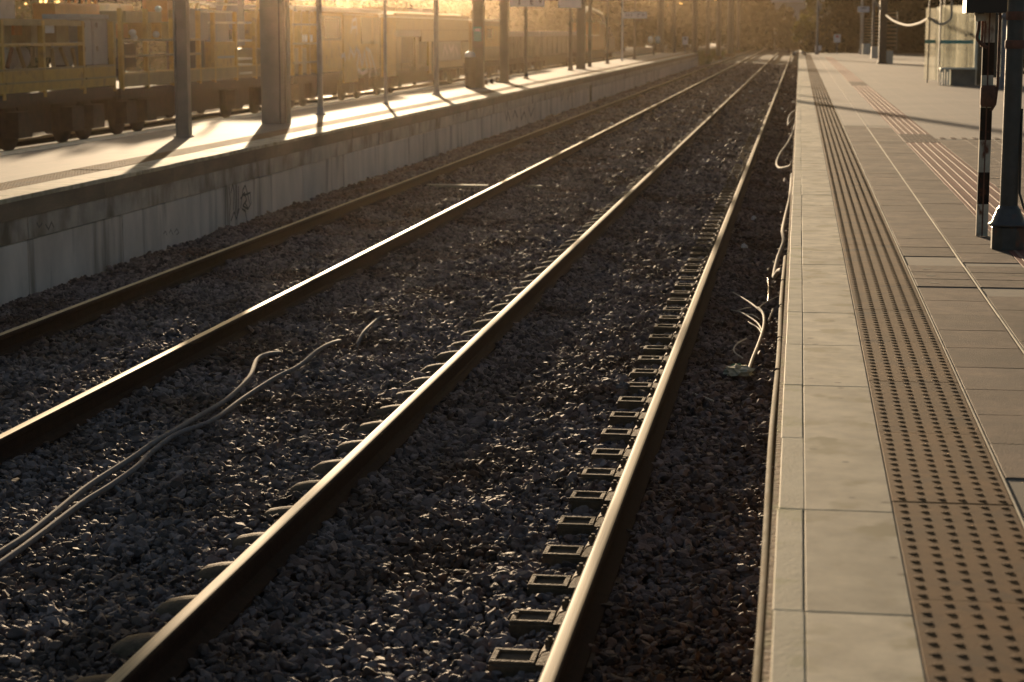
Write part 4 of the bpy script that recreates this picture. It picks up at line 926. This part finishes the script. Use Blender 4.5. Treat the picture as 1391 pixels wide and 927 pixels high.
tag(MB().tube(spline(bpts([(1043, 378, .02), (1044, 395, .06), (1043, 410, .1)]), 4), .005, 6).build('twig', M_POLE), 'thin grey wire rising from the ballast behind the bare branch', 'wire')
def crumple(p, rx, ry, rz, mt, seed):
    rg = random.Random(seed); bm = bmesh.new(); bmesh.ops.create_icosphere(bm, subdivisions=3, radius=1)
    for v in bm.verts:
        k = 1+rg.uniform(-.32, .32); v.co = Vector((v.co.x*rx*k, v.co.y*ry*k, max(v.co.z, -.3)*rz*k))
    me = bpy.data.meshes.new('crumple'); bm.to_mesh(me); bm.free(); me.materials.append(mt); return me
pb_ = at(1004, 505, -.2)
t = thing('plastic_bag', 'crumpled cream and green plastic wrapper under the bare branch', 'litter', (pb_.x, pb_.y, -.205))
link('wrapper', crumple(None, .10, .075, .05, M_BAG, 3), t, (0, 0, 0)); link('green_wrapper', crumple(None, .055, .045, .028, M_GREEN, 5), t, (-.01, .06, .02))
LIT = [(1004, 100, .16, .1, 'white scrap pair between the distant rails'), (1020, 125, .11, .1, 'round white scrap left of the platform-side rail'), (1007, 130, .17, .08, 'flat white scrap lying between the rails near the round scrap'),
       (1065, 129, .14, .1, 'white scrap between the rail and the platform edge'), (1061.5, 148, .09, .09, 'small bright scrap by the platform wall'), (1078, 139, .10, .16, 'white tuft against the platform wall'),
       (1033, 82, .2, .2, 'faint pale scrap near the far end of the rails'), (1020, 91, .15, .15, 'tiny pale scrap between the far rails'), (818, 224, .14, .1, 'pale litter scrap between the two tracks'), (831, 169, .05, .1, 'bright scrap on the head of the sunny rail'),
       (846, 525, .07, .05, 'grey flat stone-like scrap between the near rails'), (1011, 335, .06, .03, 'white paper scrap on ballast ahead of the branch'), (1024, 297, .05, .03, 'little white scrap farther ahead of the branch')]
for i, (u, v, rx, ry, lab) in enumerate(LIT):
    p_ = at(u, v, -.17 if u != 831 else .01)
    tag(link('paper_scrap', crumple(None, rx*.6, ry*.8, .035, M_PAPER if i != 10 else M_HOSE, 20+i), None, (p_.x, p_.y, -.175 if u != 831 else .02)), lab, 'litter')
for u0, u1, v, lab in ((578, 664, 253, 'pale plank lying across the far track bed'), (714, 736, 254, 'short end of a pale plank poking out between the tracks')):
    a, b_ = at(u0, v, -.17), at(u1, v, -.17)
    o = box(0, b_.x-a.x, -.09, .09, -.02, .018, .004).build('plank', M_PLANK, None, (a.x, (a.y+b_.y)/2, -.165)); tag(o, lab, 'plank')

# ------------------------------------------------------------------ trees and bushes
def crown_mb(rg, cx, cy, cz, rx, ry, rz, n, leaf, m=None):
    """a crown of many leaf clumps gathered on sub-volumes, with gaps between them"""
    m = m or MB(); subs = []
    for _ in range(max(6, int(n/90))):
        d = Vector((rg.gauss(0,1), rg.gauss(0,1), rg.gauss(0,1))).normalized()*rg.uniform(.35, .95)
        subs.append((d, rg.uniform(.22, .42)))
    for _ in range(n):
        d, s = rg.choice(subs); q = Vector((rg.gauss(0,1), rg.gauss(0,1), rg.gauss(0,1))).normalized()*s*rg.uniform(.5, 1)+d
        c = Vector((cx+q.x*rx, cy+q.y*ry, cz+q.z*rz))
        a = Vector((rg.gauss(0,1), rg.gauss(0,1), rg.gauss(0,1))).normalized(); b_ = a.cross(Vector((rg.gauss(0,1), rg.gauss(0,1), rg.gauss(0,1)))).normalized()
        l = leaf*rg.uniform(.6, 1.4)
        m.add([c-a*l-b_*l*.35, c+b_*l*.5-a*l*.1, c+a*l, c-b_*l*.5+a*l*.1], [(0,1,2,3)])
    return m
def trunk_mb(rg, h, r, limbs=5):
    m = MB(); m.tube([(0,0,0), (rg.uniform(-.1,.1)*h*.3, 0, h*.45), (rg.uniform(-.1,.1)*h*.4, 0, h)], [r, r*.75, r*.25], 8)
    for k in range(limbs):
        a = rg.uniform(0, 6.28); z = h*rg.uniform(.4, .75); L_ = h*rg.uniform(.25, .45)
        m.tube([(0,0,z), (math.cos(a)*L_*.5, math.sin(a)*L_*.5, z+L_*.4), (math.cos(a)*L_, math.sin(a)*L_, z+L_*.65)], [r*.4, r*.25, r*.08], 5)
    return m
TREES = {}
def tree_kind(i, mt, h):
    rg = random.Random(50+i)
    tm = trunk_mb(rg, h*.8, h*.028); cm = crown_mb(rg, 0, 0, h*.60, h*.36, h*.36, h*.42, 1500, h*.032)
    crown_mb(rg, 0, 0, h*.30, h*.33, h*.33, h*.26, 700, h*.032, cm)
    def mk(nm, mb, mt_):
        me = bpy.data.meshes.new(nm); me.from_pydata(mb.v, [], mb.f); me.materials.append(mt_); return me
    return mk('trunk', tm, M_TRUNK), mk('crown', cm, mt)
KINDS = [tree_kind(0, M_LEAF, 8), tree_kind(1, M_LEAF, 8), tree_kind(2, M_LEAFY, 8), tree_kind(3, M_LEAF, 8)]
def tree(x, y, h, k, label, group, name='bushy_tree'):
    t = thing(name, label, 'tree', (x, y, -.45), group, random.uniform(0, 6)); s_ = h/8
    t.scale = (s_*random.uniform(.95, 1.2), s_*random.uniform(.95, 1.2), s_)
    link('trunk', KINDS[k][0], t); link('crown', KINDS[k][1], t); return t
# row behind the sidings, far trees made taller to shade the distant air
rt = random.Random(4)
y = 42.0
while y < 235:
    tree(-27+rt.uniform(-3, 2), y, rt.uniform(4.0, 5.6) if y < 195 else rt.uniform(10, 12.5), rt.choice((0, 1, 2, 3)), 'hazy bushy tree in the row behind the maintenance train', 'trees behind the sidings'); y += rt.uniform(4.5, 7.0)
for k in range(26):
    tree(-40+rt.uniform(-4, 4), 44+k*7.5+rt.uniform(-2, 2), rt.uniform(6, 8.5), rt.choice((0, 1, 3)), 'hazy bushy tree in the row behind the maintenance train', 'trees behind the sidings')
# dark trees behind the near platform, right of the tracks
for i in range(30):
    yy = 66+i*4.2; tree(9.5+rt.uniform(-.5, 3.0)+max(0, 0), yy, rt.uniform(6.5, 10), rt.choice((0, 1, 3)), 'dark shaded tree behind the near platform', 'dark trees behind the near platform')
for i in range(14):
    tree(3.2+i*1.2+rt.uniform(-.5, .5), 151+rt.uniform(0, 8), rt.uniform(6, 9), rt.choice((0, 1, 3)), 'dark shaded tree closing off the end of the near platform', 'dark trees at the end of the near platform')
tree(1.9, 165, 6.5, 2, 'olive-tinted bushy tree leaning over the track end', None)
tree(-1.2, 238, 4.2, 0, 'low dark bush growing where the near track runs out', None, 'low_bush')
tree(1.2, 158, 2.8, 1, 'low dark bush touching the corner of the near platform', None, 'low_bush')
# far wood across the end of the line: one mass
rg = random.Random(9); wm = MB()
for i in range(150):
    yy = rg.uniform(285, 380); xx = -100+i*1.4+rg.uniform(-2, 2)
    h = rg.uniform(12, 17)
    crown_mb(rg, xx, yy, h*.48, 5, 5, h*.52, 520, .85, wm)
for i in range(110):
    crown_mb(rg, -125+i*1.8+rg.uniform(-1, 1), rg.uniform(262, 280) , 2.4, 3.2, 3.2, 2.9, 260, .6, wm)
tag(wm.build('far_wood', M_LEAF), kind='stuff')
gm = MB()                                           # weeds along the cess past the platforms
for i in range(1500):
    x, y = rg.choice([(rg.uniform(-12, -7.2), rg.uniform(149, 260)), (rg.uniform(.2, 6), rg.uniform(148.5, 200))]); 
    h = rg.uniform(.2, .8); a = rg.uniform(0, 6.28); gm.add([(x, y, -.4), (x+.15*math.cos(a), y+.15*math.sin(a), -.4), (x+.3*math.cos(a+1)*h, y, -.4+h)], [(0,1,2)])
tag(gm.build('weeds', M_LEAFY), kind='stuff')
# pale house far off above the trees at the line's end
t = thing('far_house', 'bluish far house half hidden above the trees at the end of the line', 'house', (1.5, 278, -.4))
box(-5, 6, -2, 5, 0, 6.6).build('wall', M_HOUSE, t)
q = MB(); q.add([(-5.5,-2.5,6.61), (6.5,-2.5,6.61), (6.5,5.5,6.61), (-5.5,5.5,6.61), (-5.5,1.5,8.6), (6.5,1.5,8.6)], [(0,1,5,4), (2,3,4,5), (0,4,3), (1,2,5), (0,3,2,1)]); q.build('roof', M_HOUSE, t)
for x in (-3, 0, 3): box(x-.5, x+.5, -2.03, -2.002, 4.2, 5.6).build('window', M_WIN, t)
# grey store building behind the train
t = thing('store_building', 'dull grey store building behind the nearest yellow wagon', 'building', (-26, 52, -.4))
box(-3, 3, -14, 5, 0, 4.9).build('wall', M_GREYB, t); box(-3.3, 3.3, -14.3, 5.3, 4.901, 5.15).build('roof', M_BRICK, t)
for k in range(4): box(3.002, 3.03, -12+k*4, -10.4+k*4, 2.2, 3.6).build('window', M_WIN, t)

# ------------------------------------------------------------------ haze lit by the low sun, added to stand in for lens glare
hz = MB(); hz.box(-3100, 3100, -400, 3100, -1.45, 22.0)
hm = bpy.data.materials.new('glare_air'); hm.use_nodes = True; N, L = hm.node_tree.nodes, hm.node_tree.links
N.remove(N['Principled BSDF']); pv = N.new('ShaderNodeVolumePrincipled'); pv.inputs['Color'].default_value = (1.0, .78, .54, 1)
pv.inputs['Density'].default_value = 0.000145; pv.inputs['Anisotropy'].default_value = 0.958
L.new(pv.outputs[0], N['Material Output'].inputs['Volume'])
tag(hz.build('glare_haze', hm), kind='stuff')
for o in scn.objects:
    if o.get('abs'): del o['abs']
